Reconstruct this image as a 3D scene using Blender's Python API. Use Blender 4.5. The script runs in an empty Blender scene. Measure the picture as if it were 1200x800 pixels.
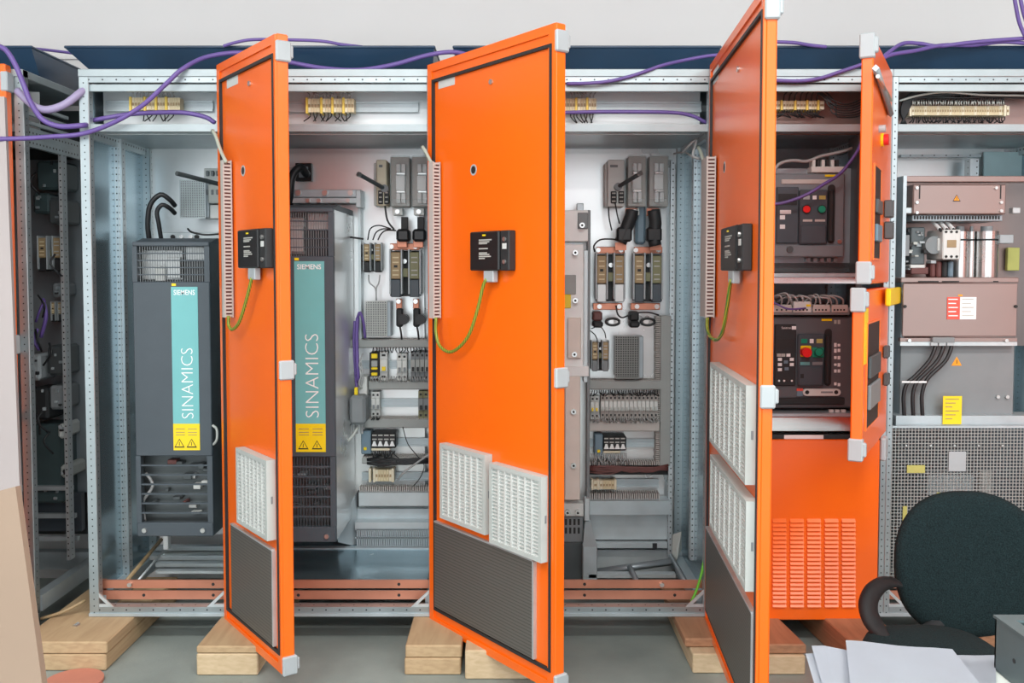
import bpy, bmesh, math, random
from mathutils import Vector, Matrix
random.seed(7)
SC = bpy.context.scene
COL = SC.collection
# ------------------------------------------------------------------ camera, world, lights, exposure
F, PCX, PCY, PITCH, DIST, CZ = 1088.0, 600.0, 367.0, math.radians(2.6), 3.4, 1.386
cam_d = bpy.data.cameras.new('camera'); cam = bpy.data.objects.new('camera', cam_d); COL.objects.link(cam)
cam.location = (0, -DIST, CZ); cam.rotation_euler = (math.pi/2 - PITCH, 0, 0)
cam_d.sensor_width = 36.0; cam_d.lens = 36.0*F/1200.0; cam_d.shift_y = (PCY-400.0)/1200.0
cam_d.clip_start = 0.05
SC.camera = cam
w = bpy.data.worlds.new('world'); SC.world = w; w.use_nodes = True
w.node_tree.nodes['Background'].inputs[0].default_value = (0.90, 0.96, 1.0, 1)
w.node_tree.nodes['Background'].inputs[1].default_value = 1.25
def area(name, loc, rot, sx, sy, power, col=(1, .98, .95)):
    d = bpy.data.lights.new(name, 'AREA'); d.shape = 'RECTANGLE'; d.size = sx; d.size_y = sy
    d.energy = power; d.color = col
    o = bpy.data.objects.new(name, d); COL.objects.link(o); o.location = loc; o.rotation_euler = rot
    return o
for k, (lx, ly) in enumerate([(-1.8, -2.5), (0.3, -2.5), (2.4, -2.5), (-1.8, -4.7), (0.3, -4.7), (2.4, -4.7)]):
    area('ceiling_light', (lx, ly, 3.36), (0, 0, 0), 1.3, 0.5, 30)
SC.view_settings.view_transform = 'Standard'; SC.view_settings.look = 'None'
SC.view_settings.exposure = 0.85; SC.view_settings.gamma = 1.0; SC.view_settings.use_curve_mapping = False

# ------------------------------------------------------------------ pixel <-> place
def ray(px, py):
    a, b = (px-PCX)/F, (PCY-py)/F
    c, s = math.cos(PITCH), math.sin(PITCH)
    return Vector((a, c + b*s, b*c - s))
def at(px, py, Y):
    d = ray(px, py); t = (Y+DIST)/d.y
    return Vector((d.x*t, Y, CZ + d.z*t))
def wx(px, Y, py=400): return at(px, py, Y).x
def wz(py, Y): return at(600, py, Y).z

# ------------------------------------------------------------------ mesh helper
class MB:
    def __init__(s): s.bm = bmesh.new()
    def box(s, x0, x1, y0, y1, z0, z1, bev=0.0, mat=None):
        r = bmesh.ops.create_cube(s.bm, size=1.0)
        vs = r['verts']
        for v in vs:
            v.co = Vector(((x0+x1)/2 + v.co.x*(x1-x0), (y0+y1)/2 + v.co.y*(y1-y0), (z0+z1)/2 + v.co.z*(z1-z0)))
        if bev > 0:
            es = list({e for v in vs for e in v.link_edges})
            q = bmesh.ops.bevel(s.bm, geom=es, offset=min(bev, .45*min(abs(x1-x0), abs(y1-y0), abs(z1-z0))), segments=1, affect='EDGES', profile=.5)
            vs = list({v for f in q['faces'] for v in f.verts} | {v for v in vs if v.is_valid})
        if mat is not None:
            for v in vs: v.co = mat @ v.co
        return s
    def cyl(s, p0, p1, r, seg=12, r2=None):
        p0, p1 = Vector(p0), Vector(p1); d = p1-p0; L = d.length
        q = d.to_track_quat('Z', 'Y').to_matrix().to_4x4(); q.translation = (p0+p1)/2
        bmesh.ops.create_cone(s.bm, cap_ends=True, segments=seg, radius1=r, radius2=r if r2 is None else r2, depth=L, matrix=q)
        return s
    def tube(s, pts, r, seg=7, smooth=4):
        P = [Vector(p) for p in pts]
        if smooth > 1 and len(P) > 2: P = catmull(P, smooth)
        rings = []; up = None
        for i, p in enumerate(P):
            t = (P[min(i+1, len(P)-1)] - P[max(i-1, 0)]).normalized()
            if up is None:
                up = Vector((0, 0, 1)) if abs(t.z) < .9 else Vector((1, 0, 0))
            a = t.cross(up).normalized(); b = a.cross(t).normalized(); up = b
            rings.append([s.bm.verts.new(p + (a*math.cos(2*math.pi*k/seg) + b*math.sin(2*math.pi*k/seg))*r) for k in range(seg)])
        for i in range(len(rings)-1):
            for k in range(seg):
                f = s.bm.faces.new((rings[i][k], rings[i][(k+1) % seg], rings[i+1][(k+1) % seg], rings[i+1][k])); f.smooth = True
        s.bm.faces.new(rings[0][::-1]); s.bm.faces.new(rings[-1])
        return s
    def prism(s, pts, a, b, axis='y'):
        """2-d outline extruded from a to b along an axis (y: pts are x,z; x: pts are y,z; z: pts are x,y)"""
        def mk(p, c):
            return {'y': (p[0], c, p[1]), 'x': (c, p[0], p[1]), 'z': (p[0], p[1], c)}[axis]
        v0 = [s.bm.verts.new(mk(p, a)) for p in pts]; v1 = [s.bm.verts.new(mk(p, b)) for p in pts]
        s.bm.faces.new(v0); s.bm.faces.new(v1[::-1])
        n = len(pts)
        for i in range(n):
            s.bm.faces.new((v0[i], v1[i], v1[(i+1) % n], v0[(i+1) % n]))
        return s
    def hull(s, pts):
        vs = [s.bm.verts.new(p) for p in pts]
        bmesh.ops.convex_hull(s.bm, input=vs)
        return s
    # pixel rectangle at depth Y (front), going back by d
    def pb(s, x0, y0, x1, y1, Y, d, bev=0.0):
        m = (y0+y1)/2
        A, B = at(x0, m, Y), at(x1, m, Y)
        return s.box(A.x, B.x, Y, Y+d, wz(y1, Y), wz(y0, Y), bev)
def catmull(P, n):
    out = []
    Q = [P[0]*2-P[1]] + P + [P[-1]*2-P[-2]]
    for i in range(1, len(Q)-2):
        a, b, c, d = Q[i-1], Q[i], Q[i+1], Q[i+2]
        for k in range(n):
            t = k/n
            out.append(.5*((2*b) + (c-a)*t + (2*a-5*b+4*c-d)*t*t + (3*b-a-3*c+d)*t**3))
    out.append(P[-1]); return out

def finish(bm):
    bmesh.ops.recalc_face_normals(bm, faces=bm.faces[:])
def worldloc(o):
    return Vector(o['_w']) if '_w' in o else Vector((0, 0, 0))
WL = {}
def thing(name, label, cat, loc, group=None, kind=None):
    o = bpy.data.objects.new(name, None); COL.objects.link(o); o.location = loc; o.empty_display_size = .05
    WL[o] = Vector(loc); props(o, label, cat, group, kind)
    return o
def props(o, label=None, cat=None, group=None, kind=None):
    if label: o['label'] = label
    if cat: o['category'] = cat
    if group: o['group'] = group
    if kind: o['kind'] = kind
def link(name, mb, mat, parent=None, origin=None, local=False, label=None, kind=None, smooth=False):
    """one mesh object; vertices come in world coordinates (or in the parent's own when local)"""
    bm = mb.bm; finish(bm)
    base = Vector((0, 0, 0)) if (local or parent is None) else WL.get(parent, Vector((0, 0, 0)))
    org = Vector(origin) if origin is not None else (base if parent is not None else None)
    if parent is None and org is None:
        zs = [v.co for v in bm.verts]
        org = Vector((sum((min(c.x for c in zs), max(c.x for c in zs)))/2, sum((min(c.y for c in zs), max(c.y for c in zs)))/2, min(c.z for c in zs)))
    bmesh.ops.translate(bm, verts=bm.verts[:], vec=-org)
    me = bpy.data.meshes.new(name); bm.to_mesh(me); bm.free()
    if smooth:
        for p in me.polygons: p.use_smooth = True
    me.materials.append(M[mat] if isinstance(mat, str) else mat)
    o = bpy.data.objects.new(name, me); COL.objects.link(o)
    o.location = org - base; WL[o] = org
    if parent is not None: o.parent = parent
    props(o, label, None, None, kind)
    return o
def single(name, mb, mat, label, cat, group=None, kind=None, smooth=False, origin=None):
    o = link(name, mb, mat, smooth=smooth, origin=origin); props(o, label, cat, group, kind); return o
def struct(name, mb, mat, parent=None):
    o = link(name, mb, mat, parent)
    if parent is None: o['kind'] = 'structure'
    return o
def share(name, src, parent, loc, rot=None):
    c = src.copy(); c.name = name; COL.objects.link(c); c.parent = parent; c.location = loc
    if rot is not None: c.rotation_euler = rot
    return c
def text(name, string, mat, parent, cx, cz, wid, hei, y, turn=0, local=False, axis=-1, label=None, thin=0.0):
    """lettering fitted into wid x hei (before turning), centred at cx, cz on the plane y, read from -y (axis -1)"""
    cu = bpy.data.curves.new('t', 'FONT'); cu.body = string; cu.resolution_u = 3; cu.offset = thin
    ob = bpy.data.objects.new('t', cu); COL.objects.link(ob)
    bpy.context.view_layer.update()
    me = bpy.data.meshes.new_from_object(ob.evaluated_get(bpy.context.evaluated_depsgraph_get()))
    bpy.data.objects.remove(ob); bpy.data.curves.remove(cu)
    xs = [v.co.x for v in me.vertices]; ys = [v.co.y for v in me.vertices]
    mx, my = (min(xs)+max(xs))/2, (min(ys)+max(ys))/2
    sx, sy = wid/(max(xs)-min(xs)), hei/(max(ys)-min(ys))
    c, s = math.cos(turn), math.sin(turn)
    base = Vector((0, 0, 0)) if local else WL.get(parent, Vector((0, 0, 0)))
    for v in me.vertices:
        a, b = (v.co.x-mx)*sx, (v.co.y-my)*sy
        v.co = Vector((cx + (a*c - b*s)*(-axis), y, cz + a*s + b*c)) - base
    me.materials.append(M[mat]); me.name = name
    o = bpy.data.objects.new(name, me); COL.objects.link(o); o.parent = parent
    if label: o['label'] = label
    return o

# ------------------------------------------------------------------ materials
M = {}
def newmat(name):
    m = bpy.data.materials.new(name); m.use_nodes = True; M[name] = m
    nt = m.node_tree; return m, nt, nt.nodes['Principled BSDF']
def noise_mix(nt, b, col, var, scale, stretch=(1, 1, 1), detail=3):
    tc = nt.nodes.new('ShaderNodeTexCoord'); mp = nt.nodes.new('ShaderNodeMapping'); mp.inputs['Scale'].default_value = stretch
    nz = nt.nodes.new('ShaderNodeTexNoise'); nz.inputs['Scale'].default_value = scale; nz.inputs['Detail'].default_value = detail
    nt.links.new(tc.outputs['Object'], mp.inputs[0]); nt.links.new(mp.outputs[0], nz.inputs['Vector'])
    cr = nt.nodes.new('ShaderNodeValToRGB')
    cr.color_ramp.elements[0].position = .3; cr.color_ramp.elements[1].position = .7
    cr.color_ramp.elements[0].color = (*[max(0, c*(1-var)) for c in col], 1); cr.color_ramp.elements[1].color = (*[min(1, c*(1+var)) for c in col], 1)
    nt.links.new(nz.outputs['Fac'], cr.inputs[0]); nt.links.new(cr.outputs[0], b.inputs['Base Color'])
    return tc, nz, cr
def simple(name, col, rough=.5, metal=0.0, var=.04, scale=14, spec=.5, coat=0, bump=0):
    m, nt, b = newmat(name)
    tc, nz, cr = noise_mix(nt, b, col, var, scale)
    b.inputs['Roughness'].default_value = rough; b.inputs['Metallic'].default_value = metal
    b.inputs['Specular IOR Level'].default_value = spec
    if coat: b.inputs['Coat Weight'].default_value = coat; b.inputs['Coat Roughness'].default_value = .25
    if bump:
        bp = nt.nodes.new('ShaderNodeBump'); bp.inputs['Strength'].default_value = bump; bp.inputs['Distance'].default_value = .002
        nt.links.new(nz.outputs['Fac'], bp.inputs['Height']); nt.links.new(bp.outputs[0], b.inputs['Normal'])
    return m
def mth(nt, op, a, b=None):
    n = nt.nodes.new('ShaderNodeMath'); n.operation = op
    for i, v in enumerate((a, b)):
        if v is None: continue
        if isinstance(v, (int, float)): n.inputs[i].default_value = v
        else: nt.links.new(v, n.inputs[i])
    return n.outputs[0]
def galv(name, col, rough=.40, metal=.5, var=.10, scale=9, stretch=(1, 1, 1)):
    m, nt, b = newmat(name)
    tc, nz, cr = noise_mix(nt, b, col, var, scale, stretch, 5)
    b.inputs['Metallic'].default_value = metal
    r = nt.nodes.new('ShaderNodeMapRange'); r.inputs['To Min'].default_value = rough*.8; r.inputs['To Max'].default_value = rough*1.25
    nt.links.new(nz.outputs['Fac'], r.inputs['Value']); nt.links.new(r.outputs[0], b.inputs['Roughness'])
    return m, nt, b, tc, cr
def perf(name, col, along, pitch, rad, off=0.0, rough=.36):
    """galvanised profile with rows of punched holes along one of its own axes"""
    m, nt, b, tc, cr = galv(name, col, rough)
    sp = nt.nodes.new('ShaderNodeSeparateXYZ'); nt.links.new(tc.outputs['Object'], sp.inputs[0])
    ax = {'x': 0, 'y': 1, 'z': 2}[along]; oth = [i for i in range(3) if i != ax]
    lat = mth(nt, 'MINIMUM', mth(nt, 'ABSOLUTE', sp.outputs[oth[0]]), mth(nt, 'ABSOLUTE', sp.outputs[oth[1]]))
    lat = mth(nt, 'SUBTRACT', lat, off)
    fr = mth(nt, 'FRACT', mth(nt, 'DIVIDE', mth(nt, 'ADD', sp.outputs[ax], 50.0), pitch))
    al = mth(nt, 'MULTIPLY', mth(nt, 'SUBTRACT', fr, .5), pitch)
    d2 = mth(nt, 'ADD', mth(nt, 'MULTIPLY', lat, lat), mth(nt, 'MULTIPLY', al, al))
    mask = mth(nt, 'LESS_THAN', d2, rad*rad)
    mx = nt.nodes.new('ShaderNodeMix'); mx.data_type = 'RGBA'
    nt.links.new(mask, mx.inputs['Factor']); nt.links.new(cr.outputs[0], mx.inputs['A']); mx.inputs['B'].default_value = (.015, .018, .02, 1)
    nt.links.new(mx.outputs['Result'], b.inputs['Base Color'])
    nt.links.new(mth(nt, 'MULTIPLY', mth(nt, 'SUBTRACT', 1.0, mask), .75), b.inputs['Metallic'])
    return m
def wood(name, col, dark):
    m, nt, b = newmat(name)
    tc = nt.nodes.new('ShaderNodeTexCoord'); mp = nt.nodes.new('ShaderNodeMapping'); mp.inputs['Scale'].default_value = (9, 1.2, 26)
    nz = nt.nodes.new('ShaderNodeTexNoise'); nz.inputs['Scale'].default_value = 3; nz.inputs['Detail'].default_value = 6; nz.inputs['Distortion'].default_value = .6
    cr = nt.nodes.new('ShaderNodeValToRGB'); cr.color_ramp.elements[0].color = (*dark, 1); cr.color_ramp.elements[1].color = (*col, 1)
    cr.color_ramp.elements[0].position = .28; cr.color_ramp.elements[1].position = .62
    nt.links.new(tc.outputs['Object'], mp.inputs[0]); nt.links.new(mp.outputs[0], nz.inputs['Vector'])
    nt.links.new(nz.outputs['Fac'], cr.inputs[0]); nt.links.new(cr.outputs[0], b.inputs['Base Color'])
    b.inputs['Roughness'].default_value = .75
    return m
def stripes(name, c1, c2, axis, pitch, rough=.5, metal=0.0, duty=.5, bump=.4):
    m, nt, b = newmat(name)
    tc = nt.nodes.new('ShaderNodeTexCoord'); sp = nt.nodes.new('ShaderNodeSeparateXYZ'); nt.links.new(tc.outputs['Object'], sp.inputs[0])
    fr = mth(nt, 'FRACT', mth(nt, 'DIVIDE', mth(nt, 'ADD', sp.outputs[axis], 50.0), pitch))
    mask = mth(nt, 'LESS_THAN', fr, duty)
    mx = nt.nodes.new('ShaderNodeMix'); mx.data_type = 'RGBA'; nt.links.new(mask, mx.inputs['Factor'])
    mx.inputs['A'].default_value = (*c1, 1); mx.inputs['B'].default_value = (*c2, 1)
    nt.links.new(mx.outputs['Result'], b.inputs['Base Color'])
    b.inputs['Roughness'].default_value = rough; b.inputs['Metallic'].default_value = metal
    if bump:
        bp = nt.nodes.new('ShaderNodeBump'); bp.inputs['Strength'].default_value = bump; bp.inputs['Distance'].default_value = .001
        nt.links.new(mask, bp.inputs['Height']); nt.links.new(bp.outputs[0], b.inputs['Normal'])
    return m
def clear(name, col, fac):
    m, nt, b = newmat(name)
    tr = nt.nodes.new('ShaderNodeBsdfTransparent'); tr.inputs[0].default_value = (*col, 1)
    b.inputs['Base Color'].default_value = (*col, 1); b.inputs['Roughness'].default_value = .08
    ms = nt.nodes.new('ShaderNodeMixShader'); ms.inputs[0].default_value = fac
    nt.links.new(tr.outputs[0], ms.inputs[1]); nt.links.new(b.outputs[0], ms.inputs[2])
    nt.links.new(ms.outputs[0], nt.nodes['Material Output'].inputs[0])
    return m
simple('orange', (1.0, .155, .004), .33, 0, .02, 5, .5, .25)
simple('orange_lit', (1.0, .20, .03), .35, 0, .02, 5, .5, .2)  # lighter copy of the orange: light caught by the slats put into colour
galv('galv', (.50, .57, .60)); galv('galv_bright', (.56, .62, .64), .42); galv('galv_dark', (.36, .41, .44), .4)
galv('steel_plate', (.80, .82, .82), .28, .6, .07, 3); galv('steel_brushed', (.70, .68, .67), .22, .95, .06, 6, (1, 1, 12))
galv('galv_cap', (.40, .46, .48), .45); galv('side_sheet', (.34, .46, .52), .20, .85, .06, 2)
galv('chrome', (.62, .62, .61), .28, .9, .02)
perf('perf_post', (.42, .48, .50), 'z', .025, .0026, 0.0); perf('perf_strip', (.62, .67, .69), 'z', .025, .003, 0.0)
perf('perf_rail_x', (.38, .43, .45), 'x', .05, .003, 0.0); perf('perf_rail_y', (.60, .67, .69), 'y', .025, .004, 0.0)
simple('navy', (.014, .042, .085), .3, 0, .2, 4, .5); simple('white_paint', (.88, .89, .88), .4)
simple('compartment', (.70, .73, .74), .35, .3, .04, 3)
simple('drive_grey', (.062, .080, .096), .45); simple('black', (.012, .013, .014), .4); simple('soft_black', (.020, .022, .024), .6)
simple('dark_metal', (.10, .115, .12), .4, .4); simple('light_plastic', (.66, .68, .66), .45); simple('cap_plastic', (.42, .46, .48), .4)
simple('duct_grey', (.34, .36, .35), .5); simple('duct_light', (.52, .49, .46), .5); simple('mid_grey', (.22, .24, .25), .5)
simple('filter_white', (.50, .54, .52), .5); simple('teal', (.17, .49, .50), .35, 0, .02); simple('yellow', (.92, .68, .01), .4, 0, .02)
simple('warn_orange', (.95, .35, .01), .4); simple('ink', (.02, .02, .02), .6); simple('white_print', (.88, .90, .90), .5)
simple('grey_print', (.45, .45, .42), .6)
simple('copper', (.58, .24, .155), .36, .5, .12, 7); simple('beige', (.66, .56, .36), .5); simple('beige_light', (.76, .69, .52), .5)
simple('tan', (.36, .26, .14), .55, 0, .1); simple('olive', (.22, .22, .12), .55); simple('brown_red', (.14, .05, .045), .5)
simple('red', (.80, .02, .02), .35); simple('green', (.01, .28, .17), .35); simple('label_red', (.85, .10, .07), .5)
simple('purple', (.145, .09, .32), .4, 0, .05); simple('purple_pale', (.34, .29, .46), .45); simple('cable_black', (.014, .015, .017), .45)
simple('cable_grey', (.38, .39, .39), .5); simple('cable_green', (.16, .52, .04), .45); simple('blue_tone', (.16, .24, .30), .5)
stripes('cable_pe', (.09, .22, .03), (.48, .40, .04), 0, .006, .45, 0, .35, 0)
simple('paper', (.50, .53, .59), .8, 0, .02); simple('board_beige', (.31, .225, .165), .7, 0, .05, 2); simple('panel_pale', (.44, .395, .39), .6, 0, .03, 2)
simple('box_steel', (.10, .13, .135), .45, .3, .05); simple('box_inner', (.55, .76, .80), .4); simple('fabric', (.009, .019, .021), .95, 0, .5, 260, .2, 0, .5)
simple('bar_pale', (.80, .71, .64), .45); simple('arm_black', (.012, .012, .013), .55, 0, .04, 14, .3); simple('breaker_grey', (.19, .215, .235), .45); simple('teal_dark', (.05, .078, .082), .4); simple('stop_yellow', (.80, .58, .10), .45); simple('disc_red', (.52, .20, .14), .6); simple('mid_dark', (.11, .115, .125), .45); simple('hose_green', (.42, .47, .40), .5); simple('desk_white', (.62, .66, .62), .5); simple('heat_sink', (.58, .60, .60), .4, .5); simple('fin_dark', (.03, .035, .04), .5)
simple('label_dull_yellow', (.50, .48, .14), .6); simple('plate_warm', (.58, .44, .40), .3, .5, .05, 3)
stripes('ribbed_panel', (.135, .130, .118), (.085, .082, .075), 2, .011, .5, .2, .3, .3)
galv('steel_reflect_tint', (.34, .25, .23), .34, .6, .05, 3); simple('dirty_white', (.5, .53, .5), .5)  # galvanised steel with the orange doors' reflection put into its colour
wood('timber', (.50, .355, .205), (.40, .27, .15)); wood('timber_brown', (.42, .22, .12), (.30, .15, .08)); wood('timber_pale', (.62, .48, .31), (.52, .39, .23))
clear('clear_cover', (.95, .965, .965), .09)
# concrete floor and plaster wall
def rough_surface(name, c1, c2, scale, rough, bump):
    m, nt, b = newmat(name)
    tc, nz, cr = noise_mix(nt, b, c1, 0, scale, (1, 1, 1), 8)
    cr.color_ramp.elements[0].color = (*c1, 1); cr.color_ramp.elements[1].color = (*c2, 1)
    n2 = nt.nodes.new('ShaderNodeTexNoise'); n2.inputs['Scale'].default_value = scale*30; n2.inputs['Detail'].default_value = 4
    bp = nt.nodes.new('ShaderNodeBump'); bp.inputs['Strength'].default_value = bump; bp.inputs['Distance'].default_value = .003
    nt.links.new(tc.outputs['Object'], n2.inputs['Vector']); nt.links.new(n2.outputs['Fac'], bp.inputs['Height']); nt.links.new(bp.outputs[0], b.inputs['Normal'])
    b.inputs['Roughness'].default_value = rough
rough_surface('concrete', (.205, .24, .225), (.31, .35, .33), 3.0, .55, .25)
rough_surface('plaster', (.75, .735, .73), (.785, .77, .765), 1.2, .9, .1)

# ------------------------------------------------------------------ setting
struct('floor', MB().box(-6, 6, -6, 1.5, -.05, 0), 'concrete')
struct('wall_back', MB().box(-6, 6, .74, .84, 0, 3.4), 'plaster')
struct('wall_left', MB().box(-5.1, -5, -6, .74, 0, 3.4), 'plaster')
struct('wall_right', MB().box(5, 5.1, -6, .74, 0, 3.4), 'plaster')
struct('ceiling', MB().box(-6, 6, -6, 1.35, 3.4, 3.45), 'plaster')
o = struct('trim_1', MB().pb(-200, 66, 130, 69, .728, .012), 'plaster')

# ------------------------------------------------------------------ cabinets
Z0, ZT = .105, 2.117
XA, XB, XC, XD, XE, XF = -1.572, -1.047, -.287, .735, 1.381, 2.16
DEP = .60
def cabinet(name_label, xl, xr, wall_l=True, wall_r=True, back='steel_plate', shelf=True, comp_mat='compartment', shelf_mat='galv', copper=True, floor_plate=False):
    cab = thing('control_cabinet', name_label, 'cabinet', ((xl+xr)/2, 0, Z0))
    P = .022
    PL = .036 if xl in (XA, -2.36) else P; PR = .036 if xr < -1.7 else P
    for (x0, y0, p) in ((xl, 0, PL), (xr-PR, 0, PR), (xl, DEP-.036, .036), (xr-.036, DEP-.036, .036)):
        link('post', MB().box(x0, x0+p, y0, y0+.036, Z0, ZT, .002), 'perf_post', cab, origin=(x0+p/2, y0+.018, Z0))
    for s in (xl+.004, xr-.018):       # mounting rail halfway back on each side
        link('side_rail', MB().box(s, s+.014, .285, .325, Z0+.12, ZT-.24), 'perf_strip', cab, origin=(s+.007, .305, Z0))
    # top front: bright cap, perforated rail, inner flange
    z = lambda py: wz(py, 0)
    link('roof_cap', MB().box(xl, xr, -.004, DEP, z(90), z(81), .002), 'galv_cap', cab)
    link('top_rail', MB().box(xl+PL, xr-PR, .0005, .03, z(96.5), z(90)), 'perf_rail_x', cab, origin=((xl+xr)/2, .015, (z(96.5)+z(90))/2))
    link('top_flange', MB().box(xl+PL, xr-PR, .012, .03, z(106), z(98)), 'galv_cap', cab)
    if shelf:
        link('compartment_back', MB().box(xl+P, xr-P, .155, .16, z(152)+.005, z(98)), comp_mat, cab)
        link('shelf', MB().box(xl+P*.5, xr-P*.5, .035, DEP-.01, z(149.5), z(147.5)), shelf_mat, cab)
        link('shelf_front', MB().box(xl+P, xr-P, .01, .035, z(153.5), z(145)), 'galv_cap', cab)
        for s in (xl, xr-.02):
            link('side_beam', MB().box(s, s+.02, .04, DEP-.04, z(160), z(147)), 'perf_rail_y', cab, origin=(s+.01, .3, z(153)))
    if wall_l: link('side_panel', MB().box(xl+.001, xl+.004, .03, DEP-.02, Z0+.03, ZT-.04), 'side_sheet', cab)
    if wall_r: link('side_panel', MB().box(xr-.004, xr-.001, .03, DEP-.02, Z0+.03, ZT-.04), 'side_sheet', cab)
    if back: link('back_panel', MB().box(xl+.02, xr-.02, DEP-.012, DEP-.006, Z0+.14, ZT-.05), back, cab)
    # base frame
    link('base_rail', MB().box(xl, xr, -.006, .03, Z0, z(718)), 'galv', cab)
    link('base_flange', MB().box(xl+PL, xr-PR, .0005, .045, z(718), z(711)), 'perf_rail_x', cab, origin=((xl+xr)/2, .022, z(714.5)))
    link('rear_base_rail', MB().box(xl, xr, DEP-.06, DEP-.01, Z0, Z0+.075), 'galv', cab)
    for s in (xl, xr-.04): link('side_base_rail', MB().box(s, s+.04, .05, DEP-.07, Z0, Z0+.06), 'galv', cab)
    for s, e in ((xl+P*.6, 1), (xr-P*.6, -1)):
        zz = z(711)
        m = MB(); t = .010
        m.prism([(s, zz), (s+e*.075, zz), (s+e*.060, zz+t), (s+e*t, zz+t)], .002, .008)
        m.prism([(s, zz), (s+e*t, zz+t), (s+e*t, zz+.058), (s, zz+.072)], .002, .008)
        m.prism([(s+e*.075, zz), (s+e*.060, zz), (s, zz+.058), (s, zz+.072)], .0015, .0085)
        link('gusset', m, 'galv_bright', cab)
    if copper:
        for (a, b) in ((679.5, 689), (692, 702)):
            bar = link('busbar', MB().box(xl, xr, .055, .063, wz(b, .055), wz(a, .055)), 'copper', cab)
            n = max(2, int((xr-xl)/.3))
            for k in range(n):
                x = xl + (k+.5)*(xr-xl)/n
                zc = (wz(a, .055)+wz(b, .055))/2
                if a < 690 and k % 2 == 0:
                    link('bolt', MB().cyl((x, .043, zc), (x, .055, zc), .009, 6), 'chrome', bar)
                else:
                    link('bolt_hole', MB().cyl((x+.05, .0535, zc), (x+.05, .055, zc), .006, 8), 'ink', bar)
    if floor_plate:
        link('floor_plate', MB().prism([(.09, Z0+.075), (DEP-.07, Z0+.145), (DEP-.07, Z0+.15), (.09, Z0+.08)], xl+.04, xr-.04, 'x'), 'side_sheet', cab)
    return cab
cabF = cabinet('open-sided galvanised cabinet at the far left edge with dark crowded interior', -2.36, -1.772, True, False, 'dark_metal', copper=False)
cabA = cabinet('narrow galvanised cabinet with a bright left side wall, left of first orange door', XA, XB)
cabB = cabinet('galvanised cabinet bay between first and second open orange doors', XB, XC, floor_plate=True)
cabC = cabinet('wide galvanised cabinet bay between second and third open orange doors', XC, XD)
cabD = cabinet('cabinet bay holding two black breakers above an orange louvred panel', XD, XE, back='galv_dark', comp_mat='steel_reflect_tint')
cabE = cabinet('rightmost cabinet bay with reflection-tinted steel covers and a wire mesh screen', XE, XF, comp_mat='steel_reflect_tint', back='steel_plate')

# mounting plates on the back of B and C
MP = .535
for c, xl, xr in ((cabB, XB, XC), (cabC, XC, XD)):
    link('mounting_plate', MB().box(xl+.05, xr-.085, MP, MP+.004, Z0+.22, wz(180, MP)), 'steel_plate', c)

# roof hoods, flared upwards
def hood(label, xa, xb, ta, tb, y0=.12, y1=.56, h=None):
    z1 = wz(52, .1); zb = ZT+.002
    m = MB()
    lo = [(xa, y0+.06, zb), (xb, y0+.06, zb), (xb, y1-.06, zb), (xa, y1-.06, zb)]
    hi = [(xa-ta, y0, z1), (xb+tb, y0, z1), (xb+tb, y1, z1), (xa-ta, y1, z1)]
    m.hull(lo + [(x, y, z-.010) for x, y, z in hi])
    t = thing('roof_hood', label, 'hood', ((xa+xb)/2, (y0+y1)/2, zb), 'dark blue hoods on top of the cabinets')
    link('hood_body', m, 'navy', t)
    link('hood_rim', MB().box(xa-ta-.004, xb+tb+.004, y0-.005, y1, z1-.010, z1, .003), 'navy', t)
    return t
hood('dark blue roof hood above the first two bays with flared left end', wx(112, .15, 60), wx(505, .15, 60), .10, .015)
hood('dark blue roof hood between the second and third open doors', wx(540, .15, 60), wx(836, .15, 60), .025, .02)
hood('dark blue roof hood above breaker bay, running off the right edge', wx(905, .15, 60), 2.2, .02, .02)
hood('dark blue roof hood above the far left cabinet, mostly cropped', -2.33, -1.80, .03, .0)

# ------------------------------------------------------------------ doors
def door_frame(cab, hinge, free, z0, z1, thick=.04, inner_visible=True):
    h = Vector((hinge[0], hinge[1], 0)); f = Vector((free[0], free[1], 0)); L = (f-h).length
    ang = math.atan2(f.y-h.y, f.x-h.x)
    mb = MB()
    y0, y1 = (0, thick) if inner_visible else (-thick, 0)
    mb.box(0, L, y0, y1, 0, z1-z0, .004)
    bm = mb.bm; finish(bm)
    me = bpy.data.meshes.new('door'); bm.to_mesh(me); bm.free(); me.materials.append(M['orange'])
    o = bpy.data.objects.new('door', me); COL.objects.link(o); o.parent = cab
    wl = Vector((h.x, h.y, z0)); o.location = wl - WL[cab]; o.rotation_euler = (0, 0, ang); WL[o] = wl
    mat = Matrix.Translation(wl) @ Matrix.Rotation(ang, 4, 'Z'); inv = mat.inverted()
    def uv(px, py, y=0.0):
        """pixel -> place on the door's visible face (offset y along its own normal)"""
        p0 = inv @ Vector((0, -DIST, CZ)); d = inv.to_3x3() @ ray(px, py)
        t = (y-p0.y)/d.y; q = p0 + d*t
        return q.x, q.z
    return o, L, uv, mat
def quad_loop(mb, x0, x1, z0, z1, t, y0, y1):
    mb.box(x0, x1, y0, y1, z0, z0+t); mb.box(x0, x1, y0, y1, z1-t, z1)
    mb.box(x0, x0+t, y0, y1, z0+t, z1-t); mb.box(x1-t, x1, y0, y1, z0+t, z1-t)
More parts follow.
